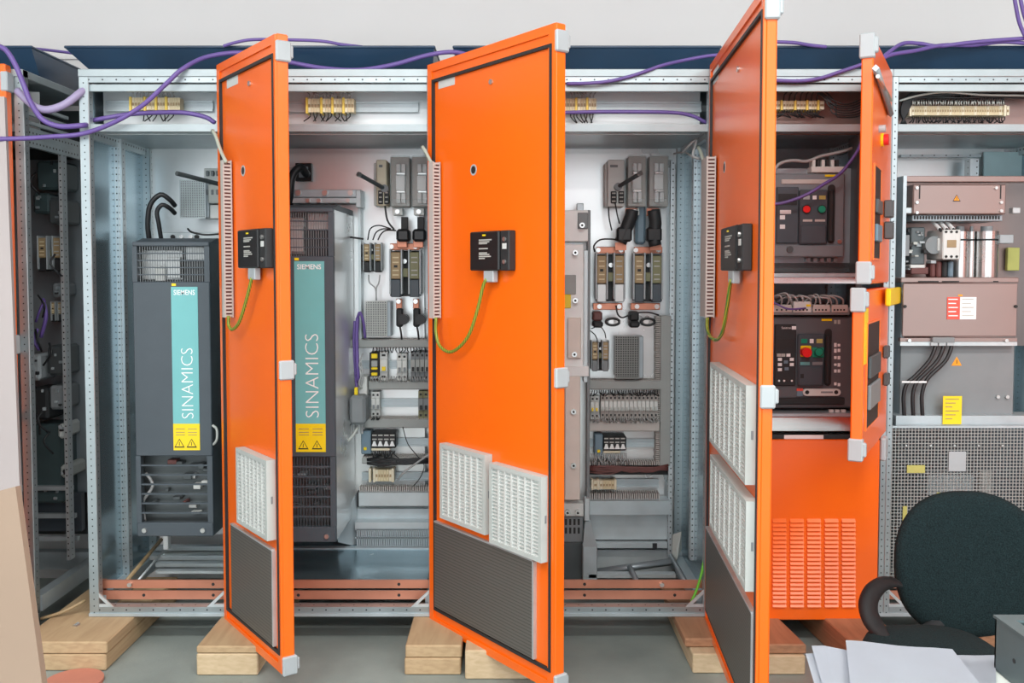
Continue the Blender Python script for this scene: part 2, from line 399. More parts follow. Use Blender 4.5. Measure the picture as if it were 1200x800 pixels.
def filt(door, x0, x1, z0, z1, d=.032):
    """fan filter cassette: deep frame, vertical ribs, fine slats"""
    f = link('filter_cassette', MB().box(x0+.004, x1-.004, -d+.010, 0, z0+.004, z1-.004), 'filter_white', door, local=True)
    fr = MB(); quad_loop(fr, x0, x1, z0, z1, .014, -d, -.001)
    link('filter_frame', fr, 'filter_white', door, local=True)
    n = 7; xs = [x0+.014+(x1-x0-.028)*k/n for k in range(n+1)]
    rb = MB()
    for k in range(1, n): rb.box(xs[k]-.003, xs[k]+.003, -d+.001, -d+.012, z0+.010, z1-.010)
    ns = int((z1-z0)/.0125)
    for k in range(ns):
        zz = z0+.016+(z1-z0-.032)*k/(ns-1)
        rb.box(x0+.012, x1-.012, -d+.004, -d+.010, zz-.0022, zz+.0022)
    link('filter_grille', rb, 'light_plastic', door, local=True)
    link('filter_latch', MB().box(x1-.0005, x1+.001, -d*.55, -d*.35, (z0+z1)/2-.012, (z0+z1)/2+.012), 'mid_grey', door, local=True)
def slot_duct(name, mb, x0, x1, z0, z1, y0, y1, pitch=.0125):
    """wiring duct on a door: smooth lid in front, both sides slotted into fingers"""
    mb.box(x0, x1, y0, y0+.005, z0, z1); mb.box(x0, x1, y1-.004, y1, z0, z1)
    n = int((z1-z0)/pitch)
    for k in range(n):
        zz = z0+(k+.5)*(z1-z0)/n
        mb.box(x0, x1, y0+.004, y1-.003, zz-.27*pitch, zz+.27*pitch)
def edge_cap(door, L, zc, h, thick, sgn=1):
    m = MB(); ya, yb = (-.004, thick+.006) if sgn > 0 else (-thick-.006, .004)
    m.box(L-.020, L+.010, ya, yb, zc-h/2, zc+h/2, .004)
    m.box(L-.016, L+.006, yb-.004, yb+.009, zc-h*.30, zc+h*.34, .004)
    link('edge_cap', m, 'cap_plastic', door, local=True)
DZ0, DZ1 = Z0-.022, ZT+.014
def big_door(cab, hinge, free, caps, ord_, px, thick=.04):
    door, L, uv, mat = door_frame(cab, hinge, free, DZ0, DZ1, thick)
    H = DZ1-DZ0
    s = MB(); quad_loop(s, .035, L-.012, .062, H-.062, .010, -.009, 0); link('seal', s, 'soft_black', door, local=True)
    s = MB(); quad_loop(s, .003, L-.001, .004, H-.004, .028, -.006, .001); link('rim', s, 'orange', door, local=True)
    for (cx, cy) in px['holes']:
        u, v = uv(cx, cy); link('lock_hole', MB().cyl((u, -.0015, v), (u, .001, v), .013, 14), 'ink', door, local=True)
        link('burr_ring', MB().cyl((u, -.001, v), (u, .001, v), .019, 14), 'cap_plastic', door, local=True)
    for (cx, cy) in px['bolts']:
        u, v = uv(cx, cy); link('stud', MB().cyl((u, -.006, v), (u, .001, v), .009, 10), 'chrome', door, local=True)
    a = uv(*px['sticker'][0:2]); b = uv(*px['sticker'][2:4])
    link('sticker', MB().box(a[0], b[0], -.001, .001, b[1], a[1]), 'light_plastic', door, local=True)
    a = uv(px['duct'][0], px['duct'][1], -.038); b = uv(px['duct'][2], px['duct'][3], -.038)
    m = MB(); slot_duct('d', m, a[0], b[0], b[1], a[1], -.038, -.0065)
    wd = link('wiring_duct', m, 'duct_light', door, local=True)
    link('duct_core', MB().box(a[0]+.006, b[0]-.006, -.034, -.010, b[1]+.004, a[1]-.004), 'brown_red', door, local=True)
    for (q, r) in px['filters']:
        a = uv(q[0], q[1], -.032); b = uv(r[0], r[1], -.032); filt(door, a[0], b[0], b[1], a[1])
    a = uv(*px['plate'][0:2]); b = uv(*px['plate'][2:4])
    x1 = max(b[0], a[0]+.1); zb = .078
    link('ribbed_plate', MB().box(a[0], x1, -.012, 0, zb, a[1]), 'ribbed_panel', door, local=True)
    link('plate_edge', MB().box(x1, x1+.008, -.013, 0, zb, a[1]), 'galv_bright', door, local=True)
    link('plate_edge', MB().box(a[0], x1, -.013, 0, a[1], a[1]+.006), 'galv_bright', door, local=True)
    for zc, h in caps: edge_cap(door, L, zc-DZ0, h, thick)
    for k in (.35, H-.35):
        link('hinge', MB().cyl((-.008, .02, k-.05), (-.008, .02, k+.05), .010, 10), 'orange', door, local=True)
    # module clipped to the door
    a = uv(px['mod'][0], px['mod'][1], -.03); b = uv(px['mod'][2], px['mod'][3], -.03)
    base = mat @ Vector((a[0], -.001, b[1]))
    t = bpy.data.objects.new('interface_module', None); COL.objects.link(t); t.location = base; t.rotation_euler = (0, 0, door.rotation_euler.z); WL[t] = base
    props(t, f'black interface module with pale print on inner side of {ord_} orange door', 'module', 'interface modules on the doors')
    W, Hm = b[0]-a[0], a[1]-b[1]
    P = lambda n, m, mt: link(n, m, mt, t, local=True)
    P('housing', MB().box(0, W*.78, -.035, 0, 0, Hm, .004), 'black')
    P('terminal_side', MB().box(W*.78, W, -.028, 0, 0, Hm, .003), 'soft_black')
    for k in (.22, .78):
        P('clip', MB().box(-.010, .004, -.022, -.004, Hm*k-.014, Hm*k+.014, .003), 'black')
        P('screw', MB().cyl((W*.9, -.034, Hm*k), (W*.9, -.028, Hm*k), .007, 8), 'chrome')
    P('indicator', MB().box(W*.36, W*.44, -.0365, -.035, Hm*.88, Hm*.92), 'yellow')
    for k, (zz, ww) in enumerate(((.78, .34), (.73, .28), (.69, .22), (.56, .24), (.45, .22), (.41, .28), (.36, .32), (.31, .16))):
        P('print_line', MB().box(W*.26, W*(.26+ww), -.0360, -.035, Hm*zz-.002, Hm*zz+.002), 'grey_print')
    P('tag', MB().box(W*.84, W*.94, -.0295, -.028, Hm*.54, Hm*.68), 'light_plastic')
    P('plug', MB().box(W*.34, W*.60, -.030, -.008, -.038, .002, .003), 'cap_plastic')
    # earth lead from plug to the hinge side
    pts = []
    for (cx, cy) in px['lead']:
        u, v = uv(cx, cy, -.03); pts.append(mat @ Vector((u, -.03, v)))
    single('earth_lead', MB().tube(pts, .0058, 7, 5), 'cable_pe', f'green-yellow earth lead looping below module on {ord_} orange door', 'cable', 'earth leads on the doors', smooth=True)
    # pale hose entering the duct from above
    pts = [mat @ Vector((uv(cx, cy, -.03)[0], -.03, uv(cx, cy, -.03)[1])) for (cx, cy) in px['hose']]
    single('conduit_hose', MB().tube(pts, .0065, 7, 3), 'hose_green', f'pale hose running into top of slotted duct on {ord_} orange door', 'hose', 'hoses at the door ducts', smooth=True)
    return door, uv
def zd(py, Y): return wz(py, Y)
big_door(cabA, (-1.062, -.012), (-.738, -.457), [(zd(59, -.457), .065), (zd(434, -.457), .062), (zd(781, -.457), .062)], 'first', dict(
    holes=[(285, 200)], bolts=[(293, 98)], sticker=(266, 90, 279, 98), duct=(258, 188, 263.5, 372),
    filters=[((276, 524), (313, 634))], plate=(274, 614, 324, 790), mod=(280, 270, 311, 314),
    lead=[(295, 326), (293, 335), (287, 358), (280, 378), (272, 386), (268, 380), (268, 370)], hose=[(249, 153), (253, 160), (258, 175), (265, 190)]))
big_door(cabB, (-.302, -.012), (.132, -.585), [(zd(47, -.585), .065), (zd(443, -.585), .062), (zd(803, -.585), .062)], 'second', dict(
    holes=[(555, 199)], bolts=[(576, 96)], sticker=(514, 92, 533, 99), duct=(502, 190, 508, 373),
    filters=[((515, 519), (568, 627)), ((573, 542), (634, 660))], plate=(512, 611, 627, 800), mod=(552, 272, 596, 317),
    lead=[(570, 327), (566, 336), (559, 365), (548, 395), (530, 412), (516, 406), (511, 390), (511, 372)], hose=[(495, 172), (499, 178), (504, 188), (509, 194)]))
big_door(cabC, (.7195, -.012), (.660, -.955), [(zd(8, -.96), .062), (zd(465, -.96), .062)], 'third', dict(
    holes=[(849, 196)], bolts=[(866, 81)], sticker=(836, 84, 842, 92), duct=(822, 188, 826.5, 372),
    filters=[((832, 424), (873, 568)), ((832, 532), (873, 693))], plate=(831, 618, 884, 840), mod=(847, 268, 869, 317),
    lead=[(857, 328), (855, 337), (852, 360), (847, 388), (840, 398), (833, 395), (829, 385), (829, 372)], hose=[(818, 172), (821, 178), (824, 188), (825, 194)]), .030)

# small split doors of the breaker bay, hinged right, outer side in view
def small_door(free_px, ztop_py, zbot_py, ord_, Yf, cut, extras):
    zt, zb = wz(ztop_py, Yf), wz(zbot_py, Yf)
    door, L, uv, mat = door_frame(cabD, (1.374, -.012), (wx(free_px, Yf), Yf), zb, zt, .035, False)
    H = zt-zb
    door.data.materials.clear(); door.data.materials.append(M['orange'])
    (x0, y0), (x1, y1) = cut
    a = uv(x0, y0, 0); b = uv(x1, y1, 0)
    ua, ub = sorted((a[0], b[0])); ub = min(ub, L-.07); ua = max(ua, .14)
    link('cutout', MB().box(ua, ub, -.0355, .002, b[1], a[1]), 'ink', door, local=True)
    fr = MB(); quad_loop(fr, ua-.006, ub+.006, b[1]-.006, a[1]+.006, .006, -.002, .004)
    link('cutout_rim', fr, 'orange_lit', door, local=True)
    for (p, q, mt) in extras:
        a2 = uv(*p); b2 = uv(*q); u0, u1 = ua+.02, ub-.02
        link('cutout_fitting', MB().box(u0, u1, .001, .012, b2[1], a2[1], .003), mt, door, local=True)
    edge_cap(door, L, H-.03, .075, .035, -1); edge_cap(door, L, .035, .07, .035, -1)
    link('hinge', MB().cyl((-.006, -.015, H*.2-.04), (-.006, -.015, H*.2+.04), .009, 10), 'galv_bright', door, local=True)
    link('hinge', MB().cyl((-.006, -.015, H*.8-.04), (-.006, -.015, H*.8+.04), .009, 10), 'galv_bright', door, local=True)
    return door, L, uv, H
sd, L, uv, H = small_door(1018, 41, 333, 'upper', -.55, ((1023, 192), (1030, 303)),
    [((1024, 232), (1030, 252), 'dark_metal'), ((1024, 262), (1030, 284), 'blue_tone')])
u, v = uv(1033, 164)
link('stop_button_collar', MB().cyl((u, .0, v), (u, .007, v), .022, 14), 'yellow', sd, local=True)
link('stop_button', MB().cyl((u, .007, v), (u, .022, v), .018, 14), 'red', sd, local=True)
u, v = uv(1030, 151); link('key_switch', MB().cyl((u, .0, v), (u, .02, v), .012, 12), 'cap_plastic', sd, local=True)
a = uv(1022, 80); b = uv(1040, 134)
link('hinge_bracket', MB().tube([(a[0], .01, a[1]), (b[0], .01, b[1])], .011, 4, 1), 'galv_dark', sd, local=True)
a = uv(1022, 90); b = uv(1038, 118)
link('stay_arm', MB().tube([(a[0], .016, a[1]), (b[0], .016, b[1])], .006, 6, 1), 'chrome', sd, local=True)
for yy in (245, 270): 
    u, v = uv(1036, yy); link('latch_block', MB().box(u-.03, u+.02, .001, .03, v-.03, v+.03, .004), 'dark_metal', sd, local=True)
sd, L, uv, H = small_door(1012, 340, 541, 'lower', -.55, ((1016, 380), (1028, 488)),
    [((1017, 418), (1027, 436), 'dark_metal'), ((1018, 450), (1027, 470), 'mid_grey')])
a = uv(1013, 362); b = uv(1016, 425); u0, u1 = sorted((a[0], b[0]))
link('warning_strip', MB().box(u0, u1, .0005, .0015, b[1], a[1]), 'yellow', sd, local=True)
a = uv(1033, 338); b = uv(1047, 355)
link('yellow_grip', MB().box(*sorted((a[0], b[0])), .012, .03, b[1], a[1], .004), 'yellow', sd, local=True)
for yy in (412, 444):
    u, v = uv(1035, yy); link('latch_block', MB().box(u-.03, u+.02, .001, .02, v-.022, v+.022, .004), 'dark_metal', sd, local=True)
u, v = uv(1032, 525); link('corner_cap', MB().box(u-.04, u+.03, .001, .02, v-.04, v+.04, .005), 'cap_plastic', sd, local=True)

# orange louvred lower panel of the breaker bay
px0, px1 = wx(895, 0), wx(1031, 0); pz0, pz1 = wz(724, 0), wz(514, 0)
pan = link('louvred_panel', MB().box(XD+.03, px1, -.020, -.002, pz0, pz1, .003), 'orange', cabD)
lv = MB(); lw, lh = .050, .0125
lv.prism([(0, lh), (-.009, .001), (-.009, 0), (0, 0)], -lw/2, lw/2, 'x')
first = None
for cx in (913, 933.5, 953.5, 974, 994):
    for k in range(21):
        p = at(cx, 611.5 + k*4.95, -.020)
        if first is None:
            first = link('louvre', lv, 'orange_lit', pan, local=True); first.location = p - WL[pan]
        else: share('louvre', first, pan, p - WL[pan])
link('rating_strip', MB().pb(905, 509, 1003, 515, .0, .02), 'black', cabD)
link('paper_strip', MB().pb(919, 509.5, 965, 514, -.0015, .002), 'white_print', cabD)

# ------------------------------------------------------------------ devices
def dev(name, label, cat, x0, y0, x1, y1, Y, d, group=None):
    p = at((x0+x1)/2, y1, Y+d); return thing(name, label, cat, (p.x, Y+d, p.z), group)
def PB(name, t, mat, *a, bev=.002, **k): return link(name, MB().pb(*a, bev), mat, t, **k)
def tri(px, py, Y, h, t=.001):
    p = at(px, py, Y); return MB().prism([(p.x-h*.58, p.z-h/2), (p.x+h*.58, p.z-h/2), (p.x, p.z+h/2)], Y-t, Y)
def warning(parent, px, py, Y, h, mat='yellow', edge='ink'):
    link('warning_triangle', tri(px, py, Y, h), edge, parent)
    link('triangle_field', tri(px, py, Y-.0005, h*.74), mat, parent)
    p = at(px, py, Y)
    link('bolt_mark', MB().box(p.x-h*.035, p.x+h*.035, Y-.0022, Y-.001, p.z-h*.26, p.z+h*.14), 'ink', parent)

def drive(label, x0, x1, ytop, yg, ycov, ybot, yend, Y, side_mat, tealx, lug):
    """frequency converter chassis unit; x in pixels at its front plane"""
    t = dev('frequency_converter', label, 'converter', x0, ytop, x1, yend, Y, .44, 'frequency converters')
    A, B = wx(x0, Y), wx(x1, Y); z = lambda py: wz(py, Y)
    D = .44
    link('chassis', MB().box(A+.004, B-.006, Y+.075, Y+D, z(yend)+.01, z(ytop)-.004), 'dark_metal', t)
    link('side_sheet', MB().box(B-.006, B-.003, Y+.004, Y+D, z(yend), z(ytop)), side_mat, t)
    link('side_sheet', MB().box(A+.001, A+.004, Y+.004, Y+D, z(yend), z(ytop)), 'dark_metal', t)
    link('top_sheet', MB().prism([(Y+.002, z(ytop)-.006), (Y+.10, z(ytop)+.016), (Y+D, z(ytop)+.016), (Y+D, z(ytop)-.006)], A, B-.002, 'x'), 'drive_grey', t)
    link('front_cover', MB().box(A, B, Y-.004, Y+.02, z(ycov), z(yg), .003), 'drive_grey', t)
    link('bottom_plate', MB().box(A, B, Y-.004, Y+.02, z(yend), z(ybot), .003), 'drive_grey', t)
    link('top_strip', MB().box(A, B, Y-.004, Y+.02, z(ytop+5.5), z(ytop), .003), 'drive_grey', t)
    for (u0, u1) in ((A, A+.018), (B-.020, B)):
        link('edge_strip', MB().box(u0, u1, Y-.003, Y+.02, z(yg), z(ytop+5.5)), 'drive_grey', t)
        link('edge_strip', MB().box(u0, u1, Y-.003, Y+.02, z(ybot), z(ycov)), 'drive_grey', t)
    n = 5
    for k in range(1, n):
        zz = z(ytop+5.5)+(z(yg)-z(ytop+5.5))*k/n
        link('grille_bar', MB().box(A+.016, B-.018, Y, Y+.008, zz-.0022, zz+.0022), 'drive_grey', t)
    m = MB(); nv = 27
    for k in range(1, nv):
        xx = A+.018+(B-A-.038)*k/nv; m.box(xx-.0010, xx+.0010, Y+.003, Y+.005, z(yg), z(ytop+5.5))
    link('grille_wires', m, 'mid_grey', t, kind='stuff')
    # what the top grille shows
    for (f0, f1, g0, g1, mt, dd) in ((.02, .58, .1, .95, 'heat_sink', .06), (.60, .97, .4, 1, 'fin_dark', .05), (.60, .97, .0, .38, 'heat_sink', .065), (.22, .36, .55, .98, 'light_plastic', .04), (.40, .58, .3, .9, 'heat_sink', .03)):
        za, zb = z(ytop+5.5)+(z(yg)-z(ytop+5.5))*g0, z(ytop+5.5)+(z(yg)-z(ytop+5.5))*g1
        link('inner_module', MB().box(A+(B-A)*f0+.004, A+(B-A)*f1, Y+dd, Y+.075, zb, za, .002), mt, t)
    n = 7
    for k in range(1, n):
        zz = z(ycov)+(z(ybot)-z(ycov))*k/n
        link('grille_bar', MB().box(A+.016, B-.018, Y, Y+.008, zz-.003, zz+.003), 'drive_grey', t)
    m = MB(); nv = 22
    for k in range(1, nv):
        xx = A+.018+(B-A-.038)*k/nv; m.box(xx-.0012, xx+.0012, Y+.003, Y+.005, z(ybot), z(ycov))
    if lug: link('grille_wires', m, 'drive_grey', t, kind='stuff')
    else: m.bm.free()
    rr = random.Random(int(x0))
    for k in range(15):
        fx, fz = rr.uniform(.1, .9), rr.uniform(.08, .92); sx, sz = rr.uniform(.006, .022), rr.uniform(.004, .012)
        xx = A+(B-A)*fx; zz = z(ybot)+(z(ycov)-z(ybot))*fz
        link('inner_terminal', MB().box(max(A+.01, xx-sx), min(B-.012, xx+sx), Y+rr.uniform(.02, .05), Y+.075, zz-sz, zz+sz, .002), rr.choice(['mid_grey', 'brown_red', 'light_plastic', 'dark_metal', 'dark_metal', 'chrome']), t)
    link('inner_harness', MB().tube([at(x0+14, ycov+20, Y+.04), at(x0+22, ycov+35, Y+.03), at(x0+10, ycov+55, Y+.035), at(x0+13, ycov+76, Y+.05)], .006), 'cable_grey', t)
    # teal name band, yellow label
    tx0, tx1, ty0, ty1, ly = tealx
    T0, T1 = wx(tx0, Y), wx(tx1, Y); yf = Y-.006
    link('name_band', MB().box(T0, T1, yf, Y-.003, z(ty1), z(ty0)), 'teal', t)
    lab = link('warning_label', MB().box(T0, T1, yf, Y-.003, z(ly), z(ty1)), 'yellow', t)
    link('tag', MB().pb(tx0-1, ty0-4, tx0+4, ty0-1, yf, .003), 'yellow', t)
    W = T1-T0
    text('logo_lettering', 'SIEMENS', 'white_print', t, (T0+T1)/2, z(ty0+6.5), W*.80, .019, yf-.0008, thin=.012)
    text('name_lettering', 'SINAMICS', 'white_print', t, T0+W*.56, z((ty0+ty1)/2+(ty1-ty0)*.205), (z(ty0)-z(ty1))*.515, W*.44, yf-.0008, turn=math.pi/2, thin=-.016)
    for k in (.27, .73):
        warning(lab, tx0+(tx1-tx0)*k, ly-8, yf-.0003, .034)
        for q in (ty1+6, ty1+10, ty1+13): 
            link('print_line', MB().box(T0+W*(k-.17), T0+W*(k+.17), yf-.0008, yf, z(q)-.0012, z(q)+.0012), 'tan', lab)
    for fx in (.14, .90):
        p = at(x0+(x1-x0)*fx, yend-7, Y-.004)
        link('screw', MB().cyl((p.x, Y-.012, p.z), (p.x, Y-.004, p.z), .009, 10), 'chrome', t)
    return t
drive('dark grey frequency converter with teal band in narrow left bay', 157, 247, 283, 330, 534, 612, 628, .12, 'dark_metal', (202, 233, 336, 496, 527), False)
drive('dark grey frequency converter with teal band, partly behind first orange door', 302, 392, 243, 300, 535, 617, 635, .08, 'steel_plate', (346, 381, 306, 496, 529), True)

def fuse_box(label, x0, y0, x1, y1, Y=.40):
    t = dev('fuse_switch', label, 'switch', x0, y0, x1, y1, Y, .13, 'covered fuse switches')
    PB('base', t, 'duct_light', x0+1, y0+2, x1-1, y1-1, Y+.055, .075)
    w = x1-x0
    PB('fuse_link', t, 'white_print', x0+w*.28, y0+23, x0+w*.72, y0+41, Y+.02, .035)
    for (a, b) in ((10, 20), (44, 56)):
        for k in (.3, .55):
            PB('contact_block', t, 'white_print', x0+w*k, y0+a, x0+w*(k+.2), y0+b, Y+.025, .03)
        PB('contact_jaw', t, 'chrome', x0+w*.3, (y0+(b if a < 30 else a-3)), x0+w*.75, y0+(b+3 if a < 30 else a), Y+.03, .02)
    m = MB(); m.pb(x0, y0, x1, y1, Y, .10, .006)
    link('clear_cover', m, 'clear_cover', t)
    PB('cover_band', t, 'clear_cover', x0+1, y1-10, x1-1, y1-2, Y-.004, .004)
    for k in (.5,):
        PB('terminal_lug', t, 'light_plastic', x0+w*.12, y1+1, x0+w*.62, y1+9, Y+.04, .05)
        p = at(x0+w*.37, y1+5, Y+.04); link('terminal_bolt', MB().cyl((p.x, Y+.03, p.z), (p.x, Y+.04, p.z), .010, 10), 'chrome', t)
    return t
fuse_box('transparent-covered fuse switch beside beige lever switch, behind first door gap', 457, 182, 481, 243)
fuse_box('transparent-covered fuse switch half hidden by the second orange door', 482, 182, 506, 243)
fuse_box('left of two transparent-covered fuse switches beside the third orange door', 735, 181, 758, 243)
fuse_box('right of two transparent-covered fuse switches, nearest the blue side wall', 760, 181, 784, 243)

def lever_switch(label, x0, y0, x1, y1, rod, sock, Y=.42, mat='beige_light'):
    t = dev('lever_switch', label, 'switch', x0, y0, x1, y1, Y, .11, 'lever switches')
    p = [at(x0, y1, Y), at(x1, y0, Y)]
    PB('housing', t, mat, x0, y0, x1, y1, Y, .11, bev=.004)
    PB('label_slot', t, 'mid_grey', x0+3, y0+6, x0+(x1-x0)*.6, y0+9, Y-.001, .002)
    PB('side_cheek', t, 'light_plastic', x0-3, y0+4, x0+.5, y1, Y+.03, .08)
    for k in range(2):
        a = sock[0]+k*(sock[2]-sock[0])*.55; b = a+(sock[2]-sock[0])*.42
        PB('socket', t, 'soft_black', a, sock[1], b, sock[3], Y-.012, .012)
        for q in range(3):
            yy = sock[1]+(q+.5)*(sock[3]-sock[1])/3
            PB('pin', t, 'grey_print', a+1.2, yy-.8, b-1.2, yy+.8, Y-.014, .002, bev=0)
    a, b = at(rod[0], rod[1], Y-.13), at(rod[2], rod[3], Y-.005)
    link('lever_rod', MB().cyl(a, b, .0085, 10), 'dark_metal', t)
    link('lever_tip', MB().cyl(a, a+(a-b).normalized()*.012, .010, 10), 'chrome', t)
    link('lever_hub', MB().cyl((b.x, Y-.02, b.z), (b.x, Y+.002, b.z), .016, 12), 'mid_grey', t)
lever_switch('narrow beige lever switch with rod pointing left, beside first covered fuse switch', 441, 187, 453, 241, (422, 205, 451, 221), (443, 223, 456, 239))
lever_switch('grey-beige lever switch with rod pointing up right, near third orange door', 712, 187, 732, 242, (749, 204, 724, 219), (716, 224, 732, 238), mat='light_plastic')

def fuse_pair(label, x0, y0, x1, y1, Y=.43, low='drive_grey', body2='olive', bar_top=True, bar_bot=True, small=False):
    t = dev('fuse_holder', label, 'fuse holder', x0, y0, x1, y1, Y, .10, 'high-power fuse holders')
    w, h = x1-x0, y1-y0
    PB('base', t, 'soft_black', x0+1, y0+2, x1-1, y1-1, Y+.055, .05)
    ysp = y0+h*.62
    for k, (a, b, mt) in enumerate(((.05, .36, 'tan'), (.64, .95, body2))):
        f = PB('fuse_body', t, mt, x0+w*a, y0+h*.06, x0+w*b, ysp, Y, .055, bev=.003)
        for q in (.2, .38, .68, .85):
            yy = y0+h*.06+(ysp-y0-h*.06)*q
            PB('printed_mark', f, 'grey_print' if k else 'beige', x0+w*(a+.06), yy-.7, x0+w*(b-.06), yy+.7, Y-.001, .002, bev=0)
        PB('indicator', f, 'ink', x0+w*(a+.10), y0+h*.33, x0+w*(b-.10), y0+h*.38, Y-.002, .002, bev=0) if k == 0 else None
        PB('fuse_foot', t, low, x0+w*a, ysp+.6, x0+w*b, y1, Y+.006, .05, bev=.003)
    for a in (.0, .365, .60, .955):
        PB('frame_strip', t, 'cap_plastic', x0+w*a, y0, x0+w*(a+.05), y1-h*.06, Y-.006, .06, bev=.001)
    PB('cross_piece', t, 'olive', x0+w*.42, y0+h*.40, x0+w*.60, y0+h*.58, Y+.02, .04)
    p = at(x0+w*.5, y0+h*.25, Y+.05); link('bolt', MB().cyl((p.x, Y+.035, p.z), (p.x, Y+.056, p.z), .006 if small else .010, 8), 'chrome', t)
    if bar_top:
        PB('copper_bar', t, 'copper', x0+1, y0-7, x1-w*.02, y0+1, Y+.03, .012)
        for k in (.08, .84): 
            p = at(x0+w*k, y0-3, Y+.03); link('bolt', MB().cyl((p.x, Y+.018, p.z), (p.x, Y+.03, p.z), .010, 8), 'chrome', t)
    if bar_bot:
        PB('copper_bar', t, 'copper', x0-3, y1+1, x1-w*.10, y1+9, Y+.03, .012)
        for k in (.12, .78):
            p = at(x0+w*k, y1+5, Y+.03); link('bolt', MB().cyl((p.x, Y+.018, p.z), (p.x, Y+.03, p.z), .010, 8), 'chrome', t)
    return t
fuse_pair('large tan fuse pair with dark feet, beside duct of second orange door', 456, 292, 493, 348, low='drive_grey', bar_bot=False)
fuse_pair('small tan fuse pair mounted left of the large fuse pair', 425, 284, 447, 319, Y=.46, low='soft_black', body2='tan', bar_top=False, bar_bot=False, small=True)
fuse_pair('tan fuse pair with silvery feet on copper bars, left of its twin', 698, 296, 733, 354, low='heat_sink', body2='tan')
fuse_pair('olive fuse pair with dark feet on copper bars, right of its twin', 742, 296, 777, 354, low='drive_grey')
fuse_pair('small tan fuse pair beside the dark gridded resistor box', 693, 399, 714, 435, Y=.46, low='mid_grey', body2='tan', bar_top=False, bar_bot=False, small=True)

def resistor(label, x0, y0, x1, y1, Y, mat, back):
    t = dev('resistor_box', label, 'resistor', x0, y0, x1, y1, Y, .09, 'gridded resistor boxes')
    PB('core', t, back, x0+1, y0+1, x1-1, y1-1, Y+.01, .08)
    A, B = wx(x0, Y, (y0+y1)/2), wx(x1, Y, (y0+y1)/2); z0, z1 = wz(y1, Y), wz(y0, Y)
    m = MB(); n = int((x1-x0)/2.6)
    for k in range(n+1):
        xx = A+(B-A)*k/n; m.box(xx-.0018, xx+.0018, Y, Y+.006, z0, z1)
    n = int((y1-y0)/2.6)
    for k in range(n+1):
        zz = z0+(z1-z0)*k/n; m.box(A, B, Y, Y+.006, zz-.0018, zz+.0018)
    link('grid_cover', m, mat, t)
    PB('side_flange', t, 'galv_dark', x1-.5, y0, x1+5, y1, Y+.02, .07)
    return t
resistor('pale gridded resistor box above the first wiring duct in second bay', 428, 353, 453, 394, .44, 'light_plastic', 'mid_grey')
resistor('dark gridded resistor box below the twin fuse pairs', 721, 394, 749, 443, .44, 'duct_grey', 'soft_black')
resistor('perforated steel box above converter in the narrow left bay', 211, 211, 240, 255, .42, 'galv_bright', 'mid_grey')

def lug_cable(label, x, y, Y=.45, tail=True):
    t = dev('cable_lug', label, 'cable lug', x-6, y, x+6, y+36, Y, .04, 'cable lugs below fuses')
    PB('copper_tongue', t, 'copper', x-4, y, x+3, y+12, Y+.012, .02)
    p = at(x-1, y+3, Y); link('bolt', MB().cyl((p.x, Y-.004, p.z), (p.x, Y+.012, p.z), .010, 8), 'chrome', t)
    PB('shrink_sleeve', t, 'soft_black', x-4, y+11, x+4, y+33, Y, .03, bev=.006)
    p = at(x+5, y+24, Y); link('cable_ring', MB().cyl((p.x, Y-.02, p.z), (p.x, Y+.03, p.z), .022, 14), 'cable_black', t)
    if tail: link('lead', MB().tube([at(x, y+30, Y+.01), at(x+2, y+40, Y+.01), at(x+3, y+52, Y+.02)], .004), 'cable_black', t)
lug_cable('black sleeved copper cable lug below fuse pair, second bay, left one', 468, 350)
lug_cable('black sleeved copper cable lug below fuse pair, beside second door', 488, 350)
def ring_lug(label, x, y, Y=.46, mat='black'):
    t = dev('ring_terminal', label, 'terminal', x-9, y-5, x+9, y+6, Y, .05, 'ring terminals below twin fuses')
    p = at(x, y, Y)
    m = MB(); m.tube([(p.x+.028*math.cos(a), Y, p.z+.014*math.sin(a)) for a in [k*math.pi/8 for k in range(17)]], .006, 6, 2)
    link('ring', m, mat, t)
    link('core', MB().cyl((p.x-.006, Y, p.z), (p.x-.006, Y+.03, p.z), .011, 10), 'chrome', t)
ring_lug('black oval ring terminal below the silvery-footed fuse pair', 718, 377)
ring_lug('black oval ring terminal below the dark-footed olive fuse pair', 759, 377)
for (x, lab, mt) in ((700, 'brown-black sleeved plug at left end below twin fuses', 'brown_red'), (743, 'black sleeved plug between the two ring terminals', 'soft_black')):
    t = dev('sleeved_plug', lab, 'plug', x-5, 365, x+6, 384, .45, .06)
    PB('sleeve', t, mt, x-5, 365, x+6, 376, .45, .06, bev=.006); PB('tip', t, 'soft_black', x-5, 376, x+7, 384, .44, .06, bev=.008)

def mcb(label, x0, y0, x1, y1, Y, n, grp, mat='light_plastic', nose='light_plastic', toggle='mid_grey', nearest=None):
    """row of modular circuit breakers: each pole is one part with its own toggle"""
    t = dev('circuit_breaker', label, 'circuit breaker', x0, y0, x1, y1, Y, .07, grp)
    w = (x1-x0)/n; h = y1-y0
    for k in range(n):
        a, b = x0+k*w+.15, x0+(k+1)*w-.15
        p = PB('pole', t, mat, a, y0, b, y1, Y+.022, .048, bev=.001)
        PB('nose', p, nose, a+.1, y0+h*.26, b-.1, y0+h*.68, Y+.004, .02, bev=.001)
        PB('toggle', p, toggle, a+w*.25, y0+h*.52, b-w*.25, y0+h*.66, Y-.006, .012, bev=.001)
        for q in (.12, .86):
            PB('terminal_screw', p, 'ink', a+w*.25, y0+h*q-1.2, b-w*.25, y0+h*q+1.2, Y+.020, .004, bev=0)
    return t
